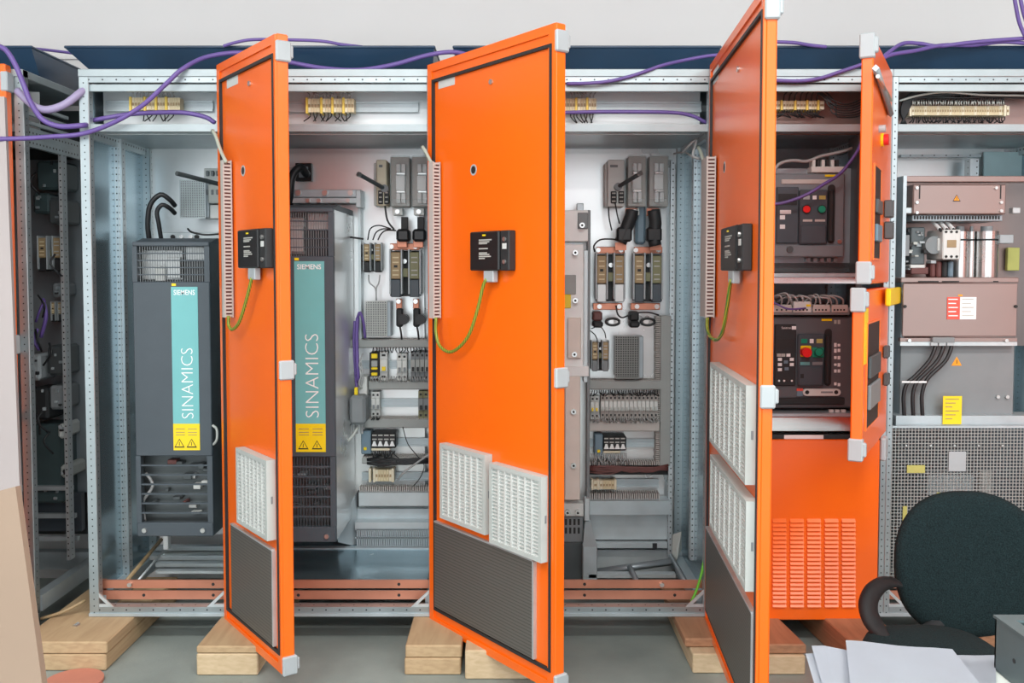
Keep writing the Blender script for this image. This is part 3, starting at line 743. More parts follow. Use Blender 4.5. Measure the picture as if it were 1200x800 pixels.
def cdin(cab, x0, x1, yc, Y):
    A, B = wx(x0, Y, yc), wx(x1, Y, yc); z = wz(yc, Y); m = MB()
    m.box(A, B, Y, Y+.003, z-.0175, z-.010); m.box(A, B, Y, Y+.003, z+.010, z+.0175); m.box(A, B, Y+.006, Y+.009, z-.011, z+.011)
    m.box(A, B, Y+.002, Y+.008, z-.0115, z-.0095); m.box(A, B, Y+.002, Y+.008, z+.0095, z+.0115)
    link('din_rail', m, 'galv', cab)
def duct(cab, x0, x1, y0, y1, Y=.46, teeth=True, mat='duct_grey'):
    """horizontal wiring duct: smooth lid, comb of fingers above and below"""
    link('wiring_duct', MB().pb(x0, y0, x1, y1, Y, .05, .002), mat, cab)
    if not teeth: return
    m = MB(); A, B = wx(x0, Y, y0), wx(x1, Y, y0); n = int((x1-x0)/2.4); zt, zb = wz(y0, Y), wz(y1, Y)
    for k in range(n):
        xx = A+(k+.5)*(B-A)/n
        m.box(xx-.0026, xx+.0026, Y+.006, MP, zt-.003, zt+.003); m.box(xx-.0026, xx+.0026, Y+.006, MP, zb-.003, zb+.003)
    link('duct_fingers', m, 'duct_light', cab, kind='stuff')

# --- second bay (B) rows
for (a, b, c, d) in ((402, 506, 398, 407), (432, 506, 447, 456), (426, 506, 491, 501), (424, 506, 536, 543)):
    duct(cabB, a, c and b, c, d)
for (yc) in (427, 472, 518, 558): cdin(cabB, 424, 506, yc, .52)
mcb('single white breaker beside the yellow-black terminal, upper rail', 445, 412, 454, 446, .45, 1, 'breakers on the upper rail', toggle='yellow')
mcb('two-pole pale breaker in middle of upper rail, second bay', 465, 414, 477, 446, .45, 2, 'breakers on the upper rail')
mcb('grey four-pole breaker at right end of upper rail', 481, 412, 503, 447, .44, 4, 'breakers on the upper rail', mat='mid_grey', nose='duct_grey', toggle='soft_black')
mcb('white two-pole breaker alone at left of second rail', 435, 459, 445, 489, .45, 2, 'breakers on the second rail')
mcb('olive-grey breaker at right end of second rail', 490, 458, 502, 491, .45, 2, 'breakers on the second rail', mat='olive', nose='mid_grey', toggle='soft_black')
def relay_yb(label, x0, y0, x1, y1, Y=.44):
    t = dev('safety_relay', label, 'relay', x0, y0, x1, y1, Y, .08)
    PB('housing', t, 'soft_black', x0, y0, x1, y1, Y+.01, .07)
    for (a, b, mt) in ((.05, .25, 'yellow'), (.34, .6, 'duct_grey'), (.62, .72, 'yellow'), (.84, .97, 'yellow')):
        PB('front_segment', t, mt, x0+2, y0+(y1-y0)*a, x1-2, y0+(y1-y0)*b, Y, .012)
relay_yb('yellow and black terminal relay at left of upper rail', 433, 413, 444, 441)
def relay_block(label, x0, y0, x1, y1, side, Y=.44):
    t = dev('relay_block', label, 'relay', x0, y0, x1, y1, Y, .08, 'black four-way relay blocks')
    PB('housing', t, 'black', x0, y0, x1, y1, Y, .08, bev=.004)
    w = x1-x0; h = y1-y0
    PB('side_unit', t, 'blue_tone', side, y0-2, x0-.4, y1+7, Y+.01, .07, bev=.004)
    PB('yellow_button', t, 'yellow', side+3, y1-1, side+6.5, y1+2.5, Y+.004, .01)
    for q in (.12, .38):
        for k in range(4): PB('print_bar', t, 'grey_print', x0+w*(k*.24+.04), y0+h*q, x0+w*(k*.24+.22), y0+h*(q+.08), Y-.001, .002, bev=0)
    for k in range(4):
        p = at(x0+w*(k*.24+.13), y0+h*.70, Y)
        link('white_knob', MB().prism([(p.x-.011, p.z-.010), (p.x+.011, p.z-.010), (p.x+.006, p.z+.002), (p.x+.004, p.z+.010), (p.x-.004, p.z+.010), (p.x-.006, p.z+.002)], Y-.006, Y), 'white_print', t)
    PB('yellow_strip', t, 'beige_light', x0, y1, x0+w*.75, y1+3, Y+.005, .03)
relay_block('black relay block with four white symbols below second rail, second bay', 435, 507, 464, 525, 423)
relay_block('black relay block with four white symbols in third bay', 707, 511, 734, 528, 697)
def terminal_row(label, x0, y0, x1, y1, Y, ends, grp, cat='terminal strip', comp=None, sleeves=True):
    """terminal strip: groups of thin blocks with paler stops between them"""
    t = dev('terminal_strip', label, cat, x0, y0, x1, y1, Y, .05, grp)
    stops = sorted(ends); h = y1-y0
    cur = x0
    for e in stops + [x1]:
        if e-cur > 3:
            n = max(1, int((e-cur)/2.9)); w = (e-cur)/n
            for k in range(n):
                b = PB('terminal_block', t, 'beige' if k % 5 else 'beige_light', cur+k*w+.12, y0+h*.08, cur+(k+1)*w-.12, y1-h*.08, Y+.008, .042, bev=0)
                PB('screw_slot', b, 'tan', cur+k*w+.7, y0+h*.42, cur+(k+1)*w-.7, y0+h*.62, Y+.006, .003, bev=0)
        if e != x1:
            PB('end_stop', t, 'beige_light' if comp is None else comp, e, y0, e+2.6, y1, Y, .05, bev=.001); cur = e+2.7
    return t
def wire_fan(label, cat, x0, x1, ya, yb, Y, n, mats, seedn, Yb=None, lean=6, r=.0022):
    rr = random.Random(seedn); m = MB()
    for k in range(n):
        xa = x0+(x1-x0)*(k+.5)/n
        xb = xa+rr.uniform(-lean, lean)
        m.tube([at(xa, ya, Y), at(xa+rr.uniform(-1, 1), ya+(yb-ya)*.45, Y-.012), at(xb, yb, Yb or Y)], r, 5, 3)
    return single('wiring', m, mats, label, cat, kind='stuff')
terminal_row('beige terminal strip with yellow stops at bottom of second bay', 432, 549, 462, 565, .45, [432, 437, 459], 'lower terminal strips')
terminal_row('beige terminal strip with white stops, lower third bay', 693, 562, 724, 574, .45, [693, 700, 720], 'lower terminal strips')
wire_fan('short dark wires above upper rail breakers, second bay', 'wires', 436, 503, 407, 413, .45, 20, 'cable_black', 41, lean=2)
wire_fan('short wires below upper rail breakers, second bay', 'wires', 436, 503, 441, 447, .45, 22, 'cable_grey', 42, lean=2)
wire_fan('short wires below second rail breakers, second bay', 'wires', 436, 446, 487, 492, .45, 5, 'cable_black', 43, lean=2)
wire_fan('dark wires dropping from four-way relay block, second bay', 'wires', 437, 464, 528, 537, .45, 12, 'cable_black', 44, lean=5)
m = MB(); rr = random.Random(45)
for k in range(12):
    y = 538+rr.uniform(-1, 6)
    m.tube([at(430, y, .455), at(450, y+rr.uniform(-3, 3), .445), at(475, 539+rr.uniform(-2, 6), .445), at(506, 538+rr.uniform(-2, 6), .455)], .0028, 5, 3)
single('wire_loom', m, 'cable_black', 'black wire loom along lower duct of second bay', 'wires', kind='stuff', smooth=True)
# purple bus leads, grey transformer, small stuff in B
single('bus_cable_bundle', MB().tube([at(419, 372, .43), at(422, 366, .42), at(426, 378, .43), at(428, 396, .44)], .006).tube([at(419, 372, .43), at(418, 395, .43), at(419, 430, .42), at(420, 448, .43)], .008).tube([at(416, 376, .44), at(415, 400, .44), at(417, 440, .44), at(419, 462, .43)], .007),
       'purple', 'purple bus cables hanging beside pale resistor box', 'cable', smooth=True)
single('grey_wire_loops', MB().tube([at(422, 425, .42), at(425, 435, .40), at(421, 448, .41), at(424, 455, .42)], .004).tube([at(425, 414, .42), at(421, 428, .41), at(426, 442, .41), at(422, 456, .42)], .003),
       'cable_grey', 'thin grey wire loops beside the purple bus cables', 'wire', smooth=True)
t = dev('line_choke', 'grey rounded metal choke with yellow plug below purple cables', 'choke', 409, 463, 428, 503, .36, .12)
PB('housing', t, 'mid_grey', 409, 464, 428, 498, .36, .12, bev=.012); PB('neck', t, 'yellow', 415, 454, 419, 464, .40, .02); 
for k in range(3): link('foot', MB().cyl(at(412+k*6, 497, .42), at(412+k*6, 508, .42), .006, 8), 'cable_grey', t)
PB('bracket', t, 'light_plastic', 420, 441, 430, 463, .44, .09)
single('pale_hose', MB().tube([at(398, 482, .44), at(402, 500, .40), at(404, 518, .38), at(412, 512, .38), at(420, 500, .40)], .006), 'dirty_white', 'pale bent hose beside the grey choke', 'hose', smooth=True)
single('thin_wire', MB().tube([at(472, 500, .44), at(478, 520, .42), at(490, 535, .43), at(497, 545, .44), at(492, 560, .44), at(480, 574, .46)], .002, 5), 'cable_black', 'thin black wire crossing lower rails of second bay', 'wire', smooth=True)
single('thick_wire', MB().tube([at(506, 530, .40), at(490, 541, .40), at(474, 553, .40), at(466, 562, .42)], .0045, 6), 'cable_grey', 'grey wire slanting across lower ducts of second bay', 'wire', smooth=True)
single('wire_loops', MB().tube([at(431, 281, .45), at(434, 268, .44), at(444, 264, .43), at(458, 268, .42)], .0028).tube([at(437, 281, .45), at(441, 272, .44), at(450, 268, .43), at(462, 270, .42)], .0028).tube([at(443, 281, .45), at(446, 275, .44), at(452, 270, .43), at(464, 270, .42)], .0028).tube([at(451, 240, .43), at(454, 258, .42), at(462, 269, .42)], .004),
       'cable_black', 'thin black wires arching above the small fuse pair', 'wire', smooth=True)
for (x, lab) in ((471, 'black connecting strap below left covered switch, second bay'), (490, 'black connecting strap below covered switch beside second door')):
    t = dev('connecting_strap', lab, 'strap', x-4, 252, x+8, 292, .42, .04)
    PB('strap', t, 'soft_black', x-1, 254, x+7, 270, .43, .02); PB('boot', t, 'black', x-7, 268, x+9, 283, .40, .06, bev=.010)
    PB('copper_end', t, 'copper', x-6, 280, x+6, 290, .43, .012)
single('wire_fork', MB().tube([at(432, 322, .46), at(433, 331, .45), at(440, 338, .45), at(441, 352, .46)], .003).tube([at(445, 322, .46), at(444, 331, .45), at(441, 338, .45), at(441, 352, .46)], .003), 'cable_grey', 'forked grey wire joining small fuse pair to pale resistor', 'wire', smooth=True)
t = dev('cable_gland_plate', 'black square gland plate with thick black cable, top of second bay', 'gland', 335, 190, 366, 213, .50, .03)
PB('plate', t, 'black', 346, 191, 365, 212, .50, .03); PB('opening', t, 'galv_dark', 350, 195, 361, 208, .497, .004)
link('cable', MB().tube([at(360, 205, .47), at(352, 196, .43), at(343, 205, .42), at(340, 222, .42), at(339, 240, .44)], .016, 8), 'cable_black', t)
link('clip', MB().pb(337, 196, 347, 206, .49, .02, .003), 'chrome', t)
lb = link('support_bracket', MB().pb(340, 222, 418, 231, .44, .09, .002), 'galv', cabB)
link('support_bracket', MB().pb(340, 231.5, 418, 238, .43, .10, .002), 'galv_bright', cabB)
link('support_bracket', MB().pb(417, 222, 423, 243, .43, .10, .002), 'galv_bright', cabB)
for x in (350, 381, 411):
    p = at(x, 226, .44); link('bracket_bolt', MB().cyl((p.x, .43, p.z), (p.x, .44, p.z), .012, 8), 'chrome', cabB)
for x in (361, 374, 408):
    p = at(x, 235, .43); link('bracket_bolt', MB().cyl((p.x, .42, p.z), (p.x, .43, p.z), .009, 8), 'chrome', cabB)
link('side_flange', MB().pb(420, 244, 423, 400, .47, .06), 'galv_bright', cabB)
single('cable_tie_bar', MB().tube([at(398, 277, .46), at(412, 278, .45), at(426, 280, .45)], .004), 'cable_black', 'short black cable clipped across bright converter side', 'cable', smooth=True)
# lower part of B
link('lower_duct_lid', MB().pb(420, 577, 506, 593, .42, .05, .002), 'galv_bright', cabB)
link('lower_lid_end', MB().pb(418, 577, 420.5, 594, .42, .05), 'soft_black', cabB)
m = MB()
for k in range(34): m.pb(421+k*2.5, 570, 422.2+k*2.5, 577, .44, .04)
link('duct_fingers', m, 'duct_light', cabB, kind='stuff')
link('drip_sheet', MB().pb(418, 596, 506, 611, .46, .05), 'galv', cabB)
link('vent_sheet', MB().pb(416, 612, 506, 619, .40, .09), 'galv_bright', cabB)
m = MB()
for k in range(34): m.pb(418+k*2.6, 620, 419.6+k*2.6, 641, .41, .01)
m.pb(416, 619, 506, 621, .41, .01); m.pb(416, 629, 506, 631, .41, .01); m.pb(416, 640, 506, 642, .41, .01)
link('vent_grille', m, 'galv', cabB, kind='stuff')
link('brace', MB().tube([at(362, 678, .20), at(438, 650, .36)], .006, 4, 1), 'galv_bright', cabB)
link('lower_cross_rail', MB().pb(340, 642, 506, 648, .40, .03), 'galv', cabB)
link('mounting_corner', MB().hull([at(418, 577, .44), at(396, 612, .10+.3), at(396, 635, .40), at(418, 640, .45), at(418, 577, .46), at(396, 635, .42)]), 'galv', cabB)

# --- third bay (C)
duct(cabC, 690, 775, 446, 456); duct(cabC, 690, 773, 494, 505, mat='duct_light')
link('vertical_duct', MB().pb(774, 370, 786, 546, .46, .05, .002), 'duct_grey', cabC)
m = MB()
for k in range(72): m.pb(768.5, 371+k*2.4, 774, 372.3+k*2.4, .475, .05)
link('duct_fingers', m, 'duct_light', cabC, kind='stuff')
link('perforated_strip', MB().pb(784.5, 188, 789, 660, .47, .02), 'perf_strip', cabC, origin=at(786.7, 420, .48))
for yc in (474, 519, 566): cdin(cabC, 690, 772, yc, .52)
mcb('long row of pale breakers with pair of white toggles, third bay', 704, 463, 771, 490, .45, 14, 'breakers in the third bay', mat='duct_light', nose='light_plastic', toggle='dirty_white')
mcb('lone pale breaker with yellow lines at left of long row', 692, 464, 702, 491, .46, 2, 'breakers in the third bay', toggle='yellow')
wire_fan('short white and black wires below the long breaker row', 'wires', 693, 771, 488, 495, .45, 34, 'cable_grey', 3)
wire_fan('short black wires above the long breaker row', 'wires', 693, 772, 457, 464, .45, 30, 'cable_black', 4)
m = MB(); rr = random.Random(9)
for k in range(14):
    ya = 546+rr.uniform(0, 8)
    m.tube([at(691, ya, .46), at(715, ya+rr.uniform(-3, 3), .45), at(740, 549+rr.uniform(-2, 5), .45), at(765, 547+rr.uniform(0, 6), .45), at(783, 544+rr.uniform(0, 7), .46)], .003, 5, 3)
single('wire_loom', m, 'brown_red', 'dark loom of wires lying in open duct, third bay', 'wires', kind='stuff', smooth=True)
link('open_duct', MB().pb(690, 543, 784, 556, .50, .035), 'soft_black', cabC)
wire_fan('fine wires at comb edge under four-way relay block', 'wires', 692, 735, 531, 545, .45, 20, 'cable_grey', 5)
for (y0, y1) in ((541, 545), (578, 586)):
    m = MB()
    for k in range(32): m.pb(691+k*2.6, y0, 692.3+k*2.6, y1, .46, .06)
    link('duct_fingers', m, 'duct_light', cabC, kind='stuff')
link('lower_duct_lid', MB().pb(690, 587, 786, 603, .43, .09), 'galv', cabC)
link('inner_sheet', MB().pb(688, 603, 784, 632, .50, .02), 'galv_bright', cabC)
link('rear_cross_rail', MB().pb(692, 636, 782, 642, .47, .04), 'galv_bright', cabC)
link('rear_sheet', MB().pb(692, 644, 786, 676, .52, .02), 'galv_bright', cabC)
link('rail_clip', MB().pb(765, 637, 770, 643, .46, .012), 'soft_black', cabC)
single('steel_channel', MB().tube([at(700, 670, .40), at(786, 658, .40)], .016, 4, 1), 'galv_dark', 'dull steel channel slanting across floor of third bay', 'channel')
link('floor_rail', MB().pb(690, 673, 792, 677, .30, .04), 'galv_bright', cabC)
link('floor_strut', MB().tube([at(738, 664, .38), at(746, 680, .20)], .012, 4, 1), 'galv_dark', cabC)
link('right_base_brace', MB().tube([at(784, 648, .50), at(803, 682, .20)], .010, 4, 1), 'galv_dark', cabC)
# pale drive edge / busbar column at the door gap
t = dev('power_module', 'tall pale module with round screws and copper-beige bar, beside second door', 'module', 655, 246, 690, 590, .40, .13)
PB('upper_plate', t, 'white_paint', 640, 246, 690, 283, .42, .10, bev=.004)
PB('top_tab', t, 'galv', 676, 238, 684, 250, .43, .02); PB('grey_edge', t, 'mid_grey', 688, 246, 691.5, 600, .42, .06)
PB('corner_tab', t, 'mid_grey', 677, 249, 689, 268, .412, .008)
PB('middle_plate', t, 'white_paint', 640, 286, 684, 430, .41, .11, bev=.004)
PB('side_plate', t, 'galv_bright', 684, 293, 689, 448, .41, .06)
PB('copper_beige_bar', t, 'bar_pale', 665, 372, 681, 420, .395, .02, bev=.004)
PB('long_bar', t, 'bar_pale', 662, 441, 680, 586, .40, .02, bev=.003)
PB('bridge', t, 'white_paint', 660, 429, 690, 441, .40, .05)
PB('yellow_tag', t, 'yellow', 661, 345, 669, 361, .405, .006); PB('grey_label', t, 'duct_grey', 661, 322, 675, 345, .405, .006)
for (x, y) in ((682, 264), (674, 296), (674, 352), (673, 415), (672, 482), (672, 545), (665, 600), (677, 600)):
    p = at(x, y, .40); link('screw', MB().cyl((p.x, .388, p.z), (p.x, .412, p.z), .011, 14), 'chrome', t)
    link('screw_recess', MB().cyl((p.x, .386, p.z), (p.x, .390, p.z), .005, 8), 'ink', t)
PB('foot_plate', t, 'light_plastic', 655, 590, 684, 605, .41, .06); 
ft = PB('slotted_foot', t, 'mid_grey', 655, 605, 683, 640, .42, .08)
for r_ in range(2):
    for k in range(4): PB('slot', ft, 'ink', 662+k*5, 608+r_*10, 664.5+k*5, 615+r_*10, .418, .004, bev=.0)
PB('right_flange', t, 'galv_bright', 685, 584, 691, 610, .40, .05)
link('leg_bracket', MB().pb(683, 640, 700, 680, .30, .05, .003), 'galv', cabC)
link('leg_bracket', MB().hull([at(683, 640, .30), at(700, 640, .30), at(691, 608, .42), at(686, 608, .42), at(683, 640, .33), at(700, 640, .33)]), 'galv', cabC)
link('foot_sheet', MB().pb(660, 636, 683, 682, .40, .03), 'dark_metal', cabC)
# cables from switches to fuses in C
for k, pts in enumerate(([(741, 246), (739, 255), (731, 275), (727, 284)], [(766, 246), (768, 262), (766, 276), (768, 288)])):
    t = dev('connecting_strap', ('slanted black strap with copper end from left covered switch', 'black strap with copper end under right covered switch')[k], 'strap', pts[0][0], pts[0][1], pts[-1][0], 294, .40, .06)
    link('copper_end', MB().pb(pts[0][0]-8, 244, pts[0][0]+6, 253, .44, .012), 'copper', t)
    link('strap', MB().tube([at(x, y, .41) for x, y in pts], .026, 8, 3), 'soft_black', t)
    link('boot', MB().pb(pts[-2][0]-8, 266, pts[-2][0]+10, 283, .385, .05, .008), 'black', t)
    link('copper_foot', MB().pb(pts[-1][0]-6, 284, pts[-1][0]+7, 293, .42, .012), 'copper', t)
link('grey_conduit', MB().pb(745, 240, 757, 286, .47, .05, .01), 'blue_tone', cabC)
single('wire_pair', MB().tube([at(713, 242, .43), at(714, 256, .43), at(717, 270, .44)], .003).tube([at(721, 238, .41), at(723, 250, .42), at(726, 262, .43)], .003), 'cable_black', 'two thin black wires below the grey-beige lever switch', 'wire', smooth=True)
single('loop_wire', MB().tube([at(722, 358, .42), at(724, 368, .41), at(730, 372, .41), at(742, 367, .41), at(760, 366, .41), at(772, 369, .42)], .0035),
       'cable_black', 'thin black wire looping below the twin fuse pairs', 'wire', smooth=True)
single('loop_wire', MB().tube([at(697, 295, .42), at(696, 288, .41), at(703, 281, .41), at(716, 280, .41), at(730, 282, .42)], .0035), 'cable_black', 'thin black wire looping above the left twin fuse pair', 'wire', smooth=True)
single('fine_wire_arcs', MB().tube([at(693, 385, .45), at(702, 382, .44), at(708, 388, .44), at(710, 396, .46)], .0022).tube([at(690, 386, .45), at(697, 392, .44), at(700, 398, .46)], .0022), 'cable_black', 'fine wire arcs above the small fuse pair, third bay', 'wire', smooth=True)
single('earth_wire', MB().tube([at(826, 650, .03), at(822, 672, .02), at(816, 692, .02), at(810, 705, .02)], .005), 'cable_green', 'bright green earth wire at right foot of third bay', 'cable', smooth=True)
single('earth_wire', MB().tube([at(672, 713, .05), at(690, 711, .05), at(705, 714, .05), at(712, 712, .05)], .004).tube([at(676, 716, .05), at(688, 712, .05), at(700, 711, .06)], .004), 'cable_green', 'bright green earth wire lying on base rail of third bay', 'cable', smooth=True)
rr = random.Random(2)
single('plastic_bag', MB().hull([at(787+rr.uniform(0, 12), 618+k*4+rr.uniform(0, 5), .42+rr.uniform(0, .05)) for k in range(11)]), 'dirty_white', 'crumpled pale plastic bag hanging on blue side wall, lower right of third bay', 'bag')
single('rod_bundle', MB().tube([at(800, 178, .15), at(806, 172, .12), at(816, 164, .10), at(812, 182, .10), at(820, 186, .08)], .005).tube([at(790, 180, .3), at(802, 178, .2), at(812, 184, .12)], .004), 'cable_grey', 'grey wires knotted at top right corner of third bay', 'wire', smooth=True)

# --- narrow left bay (A)
t = dev('contactor_set', 'pale contactor assembly above converter, narrow left bay, beside slotted door duct', 'contactor', 238, 196, 262, 256, .44, .09)
PB('upper_block', t, 'light_plastic', 239, 197, 262, 215, .45, .08); PB('middle_block', t, 'dirty_white', 243, 216, 262, 238, .44, .09); PB('lower_block', t, 'light_plastic', 239, 240, 262, 256, .45, .08)
for k in range(6): PB('terminal', t, 'mid_grey', 241+(k % 3)*6, 200+(k//3)*22, 244+(k % 3)*6, 206+(k//3)*22, .436, .02)
single('steel_rod', MB().cyl(at(207, 203, .10), at(262, 217, .30), .009, 10), 'dark_metal', 'dark rod with pale tip slanting above the left converter', 'rod')
single('hook_cable', MB().tube([at(175, 283, .28), at(173, 262, .26), at(176, 240, .25), at(188, 228, .25), at(199, 234, .27), at(205, 241, .30)], .010, 8), 'cable_black', 'thick black cable arching out of left converter, outer one', 'cable', smooth=True)
single('hook_cable', MB().tube([at(189, 281, .28), at(186, 262, .26), at(184, 248, .25), at(190, 240, .25), at(199, 244, .27), at(205, 250, .30)], .009, 8), 'cable_black', 'thick black cable arching out of left converter, inner one', 'cable', smooth=True)
single('grey_lead', MB().tube([at(220, 268, .40), at(225, 272, .38), at(240, 275, .38), at(258, 274, .40)], .004), 'cable_black', 'thin black lead crossing above left converter to the door', 'wire', smooth=True)
link('support_bracket', MB().pb(186, 272, 262, 281, .44, .10, .002), 'galv_bright', cabA)
for x in (203, 213, 224, 231):
    p = at(x, 277.5, .44); link('bracket_bolt', MB().cyl((p.x, .43, p.z), (p.x, .44, p.z), .009, 8), 'chrome' if x in (213, 224) else 'ink', cabA)
link('mid_post', MB().box(XA+.004, XA+.030, .29, .325, Z0+.05, ZT-.16), 'perf_strip', cabA, origin=(XA+.017, .307, Z0))
for (y0, y1, Y, mt) in ((640, 645, .50, 'galv'), (651, 656, .42, 'galv_bright'), (660, 664, .36, 'galv'), (669, 672, .26, 'galv_bright')):
    link('floor_rail', MB().pb(175 if Y > .4 else 182, y0, 262, y1, Y, .03), mt, cabA)
link('base_strut', MB().tube([at(145, 684, .10), at(189, 632, .46)], .010, 4, 1), 'tan', cabA)
link('base_strut', MB().tube([at(160, 682, .10), at(192, 645, .36)], .006, 4, 1), 'galv_bright', cabA)
link('rear_busbar', MB().pb(112, 679, 124, 706, .09, .012), 'copper', cabA)
PB('white_post', cabA, 'white_paint', 191, 627, 197, 644, .40, .03)
single('grey_plug_lead', MB().tube([at(249, 498, .12), at(254, 503, .12), at(254, 515, .12), at(249, 521, .13), at(244, 520, .13)], .005), 'dirty_white', 'short pale hook-shaped lead beside left converter', 'cable', smooth=True)

# --- terminal compartments above the shelves
for (cab, x0, x1, y) in ((cabA, 124, 249, 124), (cabB, 330, 490, 125), (cabC, 650, 822, 125)):
    A, B = wx(x0, .135, y), wx(x1, .135, y); z = wz(y, .135)
    m = MB(); m.box(A, B, .135, .139, z-.020, z-.012); m.box(A, B, .135, .139, z+.012, z+.020); m.box(A, B, .142, .146, z-.013, z+.013); m.box(A, B, .137, .144, z-.0135, z-.0115); m.box(A, B, .137, .144, z+.0115, z+.0135)
    link('din_rail', m, 'galv_bright', cab)
G = 'terminal strips in the top compartments'
terminal_row('beige terminal strip with yellow stops above the narrow left bay', 151, 113, 211, 130, .085, [151, 168, 181, 193], G, comp='stop_yellow')
terminal_row('beige terminal strip with yellow stops between first two orange doors', 358, 114, 415, 133, .085, [358, 375, 388, 401], G, comp='stop_yellow')
terminal_row('short beige terminal strip cut off by second orange door', 655, 114, 699, 131, .085, [655, 674, 687], G, comp='stop_yellow')
terminal_row('beige terminal strip above upper breaker, beside third orange door', 908, 117, 966, 129, .085, [915, 931, 945, 958], G, comp='stop_yellow')
terminal_row('long uniform beige terminal strip at top of rightmost bay', 1066, 123, 1183, 136, .085, [1066, 1177], G)
wire_fan('grey wires fanning up from leftmost top terminal strip', 'wires', 154, 206, 113, 105, .09, 12, 'cable_grey', 11)
wire_fan('dark wires hanging below leftmost top terminal strip', 'wires', 166, 205, 130, 142, .09, 8, 'cable_black', 12, lean=9)
wire_fan('grey wires fanning up from strip between first two doors', 'wires', 361, 412, 114, 108, .09, 14, 'cable_grey', 13)
wire_fan('dark wires hanging below strip between first two doors', 'wires', 361, 412, 132, 142, .09, 12, 'cable_black', 14, lean=9)
wire_fan('dark wires below the strip beside second orange door', 'wires', 668, 697, 131, 144, .09, 8, 'cable_black', 15)
wire_fan('dark wires above the strip beside second orange door', 'wires', 668, 697, 114, 107, .09, 8, 'cable_grey', 16)
wire_fan('dense dark wires above the long rightmost terminal strip', 'wires', 1068, 1178, 122, 110, .09, 52, 'cable_black', 17, lean=5)
wire_fan('dense dark wires below the long rightmost terminal strip', 'wires', 1068, 1178, 137, 144, .09, 46, 'cable_black', 18, lean=6)
wire_fan('pale wire ends above the long rightmost terminal strip', 'wires', 1068, 1178, 123, 118, .075, 40, 'dirty_white', 19, lean=1)
m = MB(); rr = random.Random(21)
for k in range(9):
    y0 = 103+k*1.4
    m.tube([at(1062-k*.8, 146, .10), at(1056+k, 130, .09), at(1064+k, 112+k*.5, .08), at(1090, y0+rr.uniform(-1, 2), .08), at(1130, y0+rr.uniform(-3, 3), .07), at(1165, y0+rr.uniform(-3, 3), .08), at(1215, y0+rr.uniform(-1, 4), .09)], .0042, 6, 4)
single('wire_loom', m, 'cable_black', 'black wire loom curving around the long rightmost terminal strip', 'wires', kind='stuff', smooth=True)
single('brown_lead', MB().tube([at(1054, 118, .06), at(1080, 111, .06), at(1110, 108, .06), at(1150, 111, .06), at(1210, 112, .06)], .004), 'dirty_white', 'pale lead running above the long rightmost terminal strip', 'wire', smooth=True)
m = MB()
for k in range(7):
    m.tube([at(918+k*6.5, 118, .085), at(920+k*6.5, 110-k*.2, .075), at(930+k*6, 105+k*.3, .07-.003*k), at(955+k*4-(k % 2)*3, 105+k*2.6, .06), at(974+k-(k % 2)*4, 116+k*3.2, .05), at(990, 122+k*2.6, .05), at(1006, 118+k*3, .06), at(1022, 108+k*3, .07)], .0026, 6, 4)
single('wire_loom', m, 'cable_black', 'black wire loom swooping from strip above upper breaker', 'wires', kind='stuff', smooth=True)
wire_fan('dark wires lying below the strip above upper breaker', 'wires', 912, 960, 129, 138, .09, 16, 'cable_black', 22, lean=14)

# ------------------------------------------------------------------ breaker bay (D)
def disc(name, t, mat, x, y, r, Y0, Y1, seg=20):
    p = at(x, y, Y0); return link(name, MB().cyl((p.x, Y0, p.z), (p.x, Y1, p.z), r, seg), mat, t)
def slot(name, t, mat, x0, y0, x1, y1, Y, d):
    """upright slot with rounded ends"""
    A, B = wx(x0, Y, (y0+y1)/2), wx(x1, Y, (y0+y1)/2); r = (B-A)/2; c = (A+B)/2; za, zb = wz(y1, Y)+r, wz(y0, Y)-r
    pts = [(c+r*math.cos(a), zb+r*math.sin(a)) for a in [math.pi*k/8 for k in range(9)]] + [(c+r*math.cos(a), za+r*math.sin(a)) for a in [math.pi+math.pi*k/8 for k in range(9)]]
    return link(name, MB().prism(pts, Y, Y+d), mat, t)
bk = dev('air_circuit_breaker', 'upper grey-black air circuit breaker with red and green push buttons', 'circuit breaker', 895, 190, 1003, 312, .07, .30, 'air circuit breakers')
PB('body', bk, 'galv_dark', 848, 197, 1003, 314, .12, .28); PB('fascia', bk, 'breaker_grey', 856, 203, 990, 300, .075, .05, bev=.006)
PB('lower_lip', bk, 'breaker_grey', 900, 287, 989, 301, .060, .02, bev=.004)
PB('white_strip', bk, 'duct_light', 916, 210, 972, 215.5, .071, .006); PB('yellow_tag', bk, 'yellow', 967, 204.5, 979, 207, .072, .004, bev=0)
tu = PB('trip_unit', bk, 'drive_grey', 910, 219, 936, 285, .065, .012, bev=.003)
PB('display', tu, 'soft_black', 912, 227, 934, 240, .063, .004, bev=0)
for (a, b, c, d) in ((914, 246, 927, 250.5), (914, 252, 920, 257), (914, 263, 920, 268)): PB('white_tag', tu, 'white_print', a, b, c, d, .0635, .003, bev=0)
mp = PB('operating_panel', bk, 'drive_grey', 937, 222, 970, 286, .060, .016, bev=.004)
PB('curved_flap', bk, 'drive_grey', 938, 263, 969, 286, .052, .012, bev=.005)
disc('red_button', mp, 'red', 945.5, 245, .013, .048, .062); disc('green_button', mp, 'green', 963.5, 245, .013, .048, .062)
disc('button_ring', mp, 'soft_black', 945.5, 245, .0165, .055, .062); disc('button_ring', mp, 'soft_black', 963.5, 245, .0165, .055, .062)
for (a, b, mt) in ((941.5, 949, 'cap_plastic'), (952.5, 957, 'white_print'), (960, 967.5, 'label_dull_yellow')): PB('indicator', mp, mt, a, 229, b, 233.5, .058, .003, bev=0)
for (a, b) in ((941, 952), (955, 967)): PB('print_strip', mp, 'duct_light', a, 257, b, 259.5, .0585, .003, bev=0)
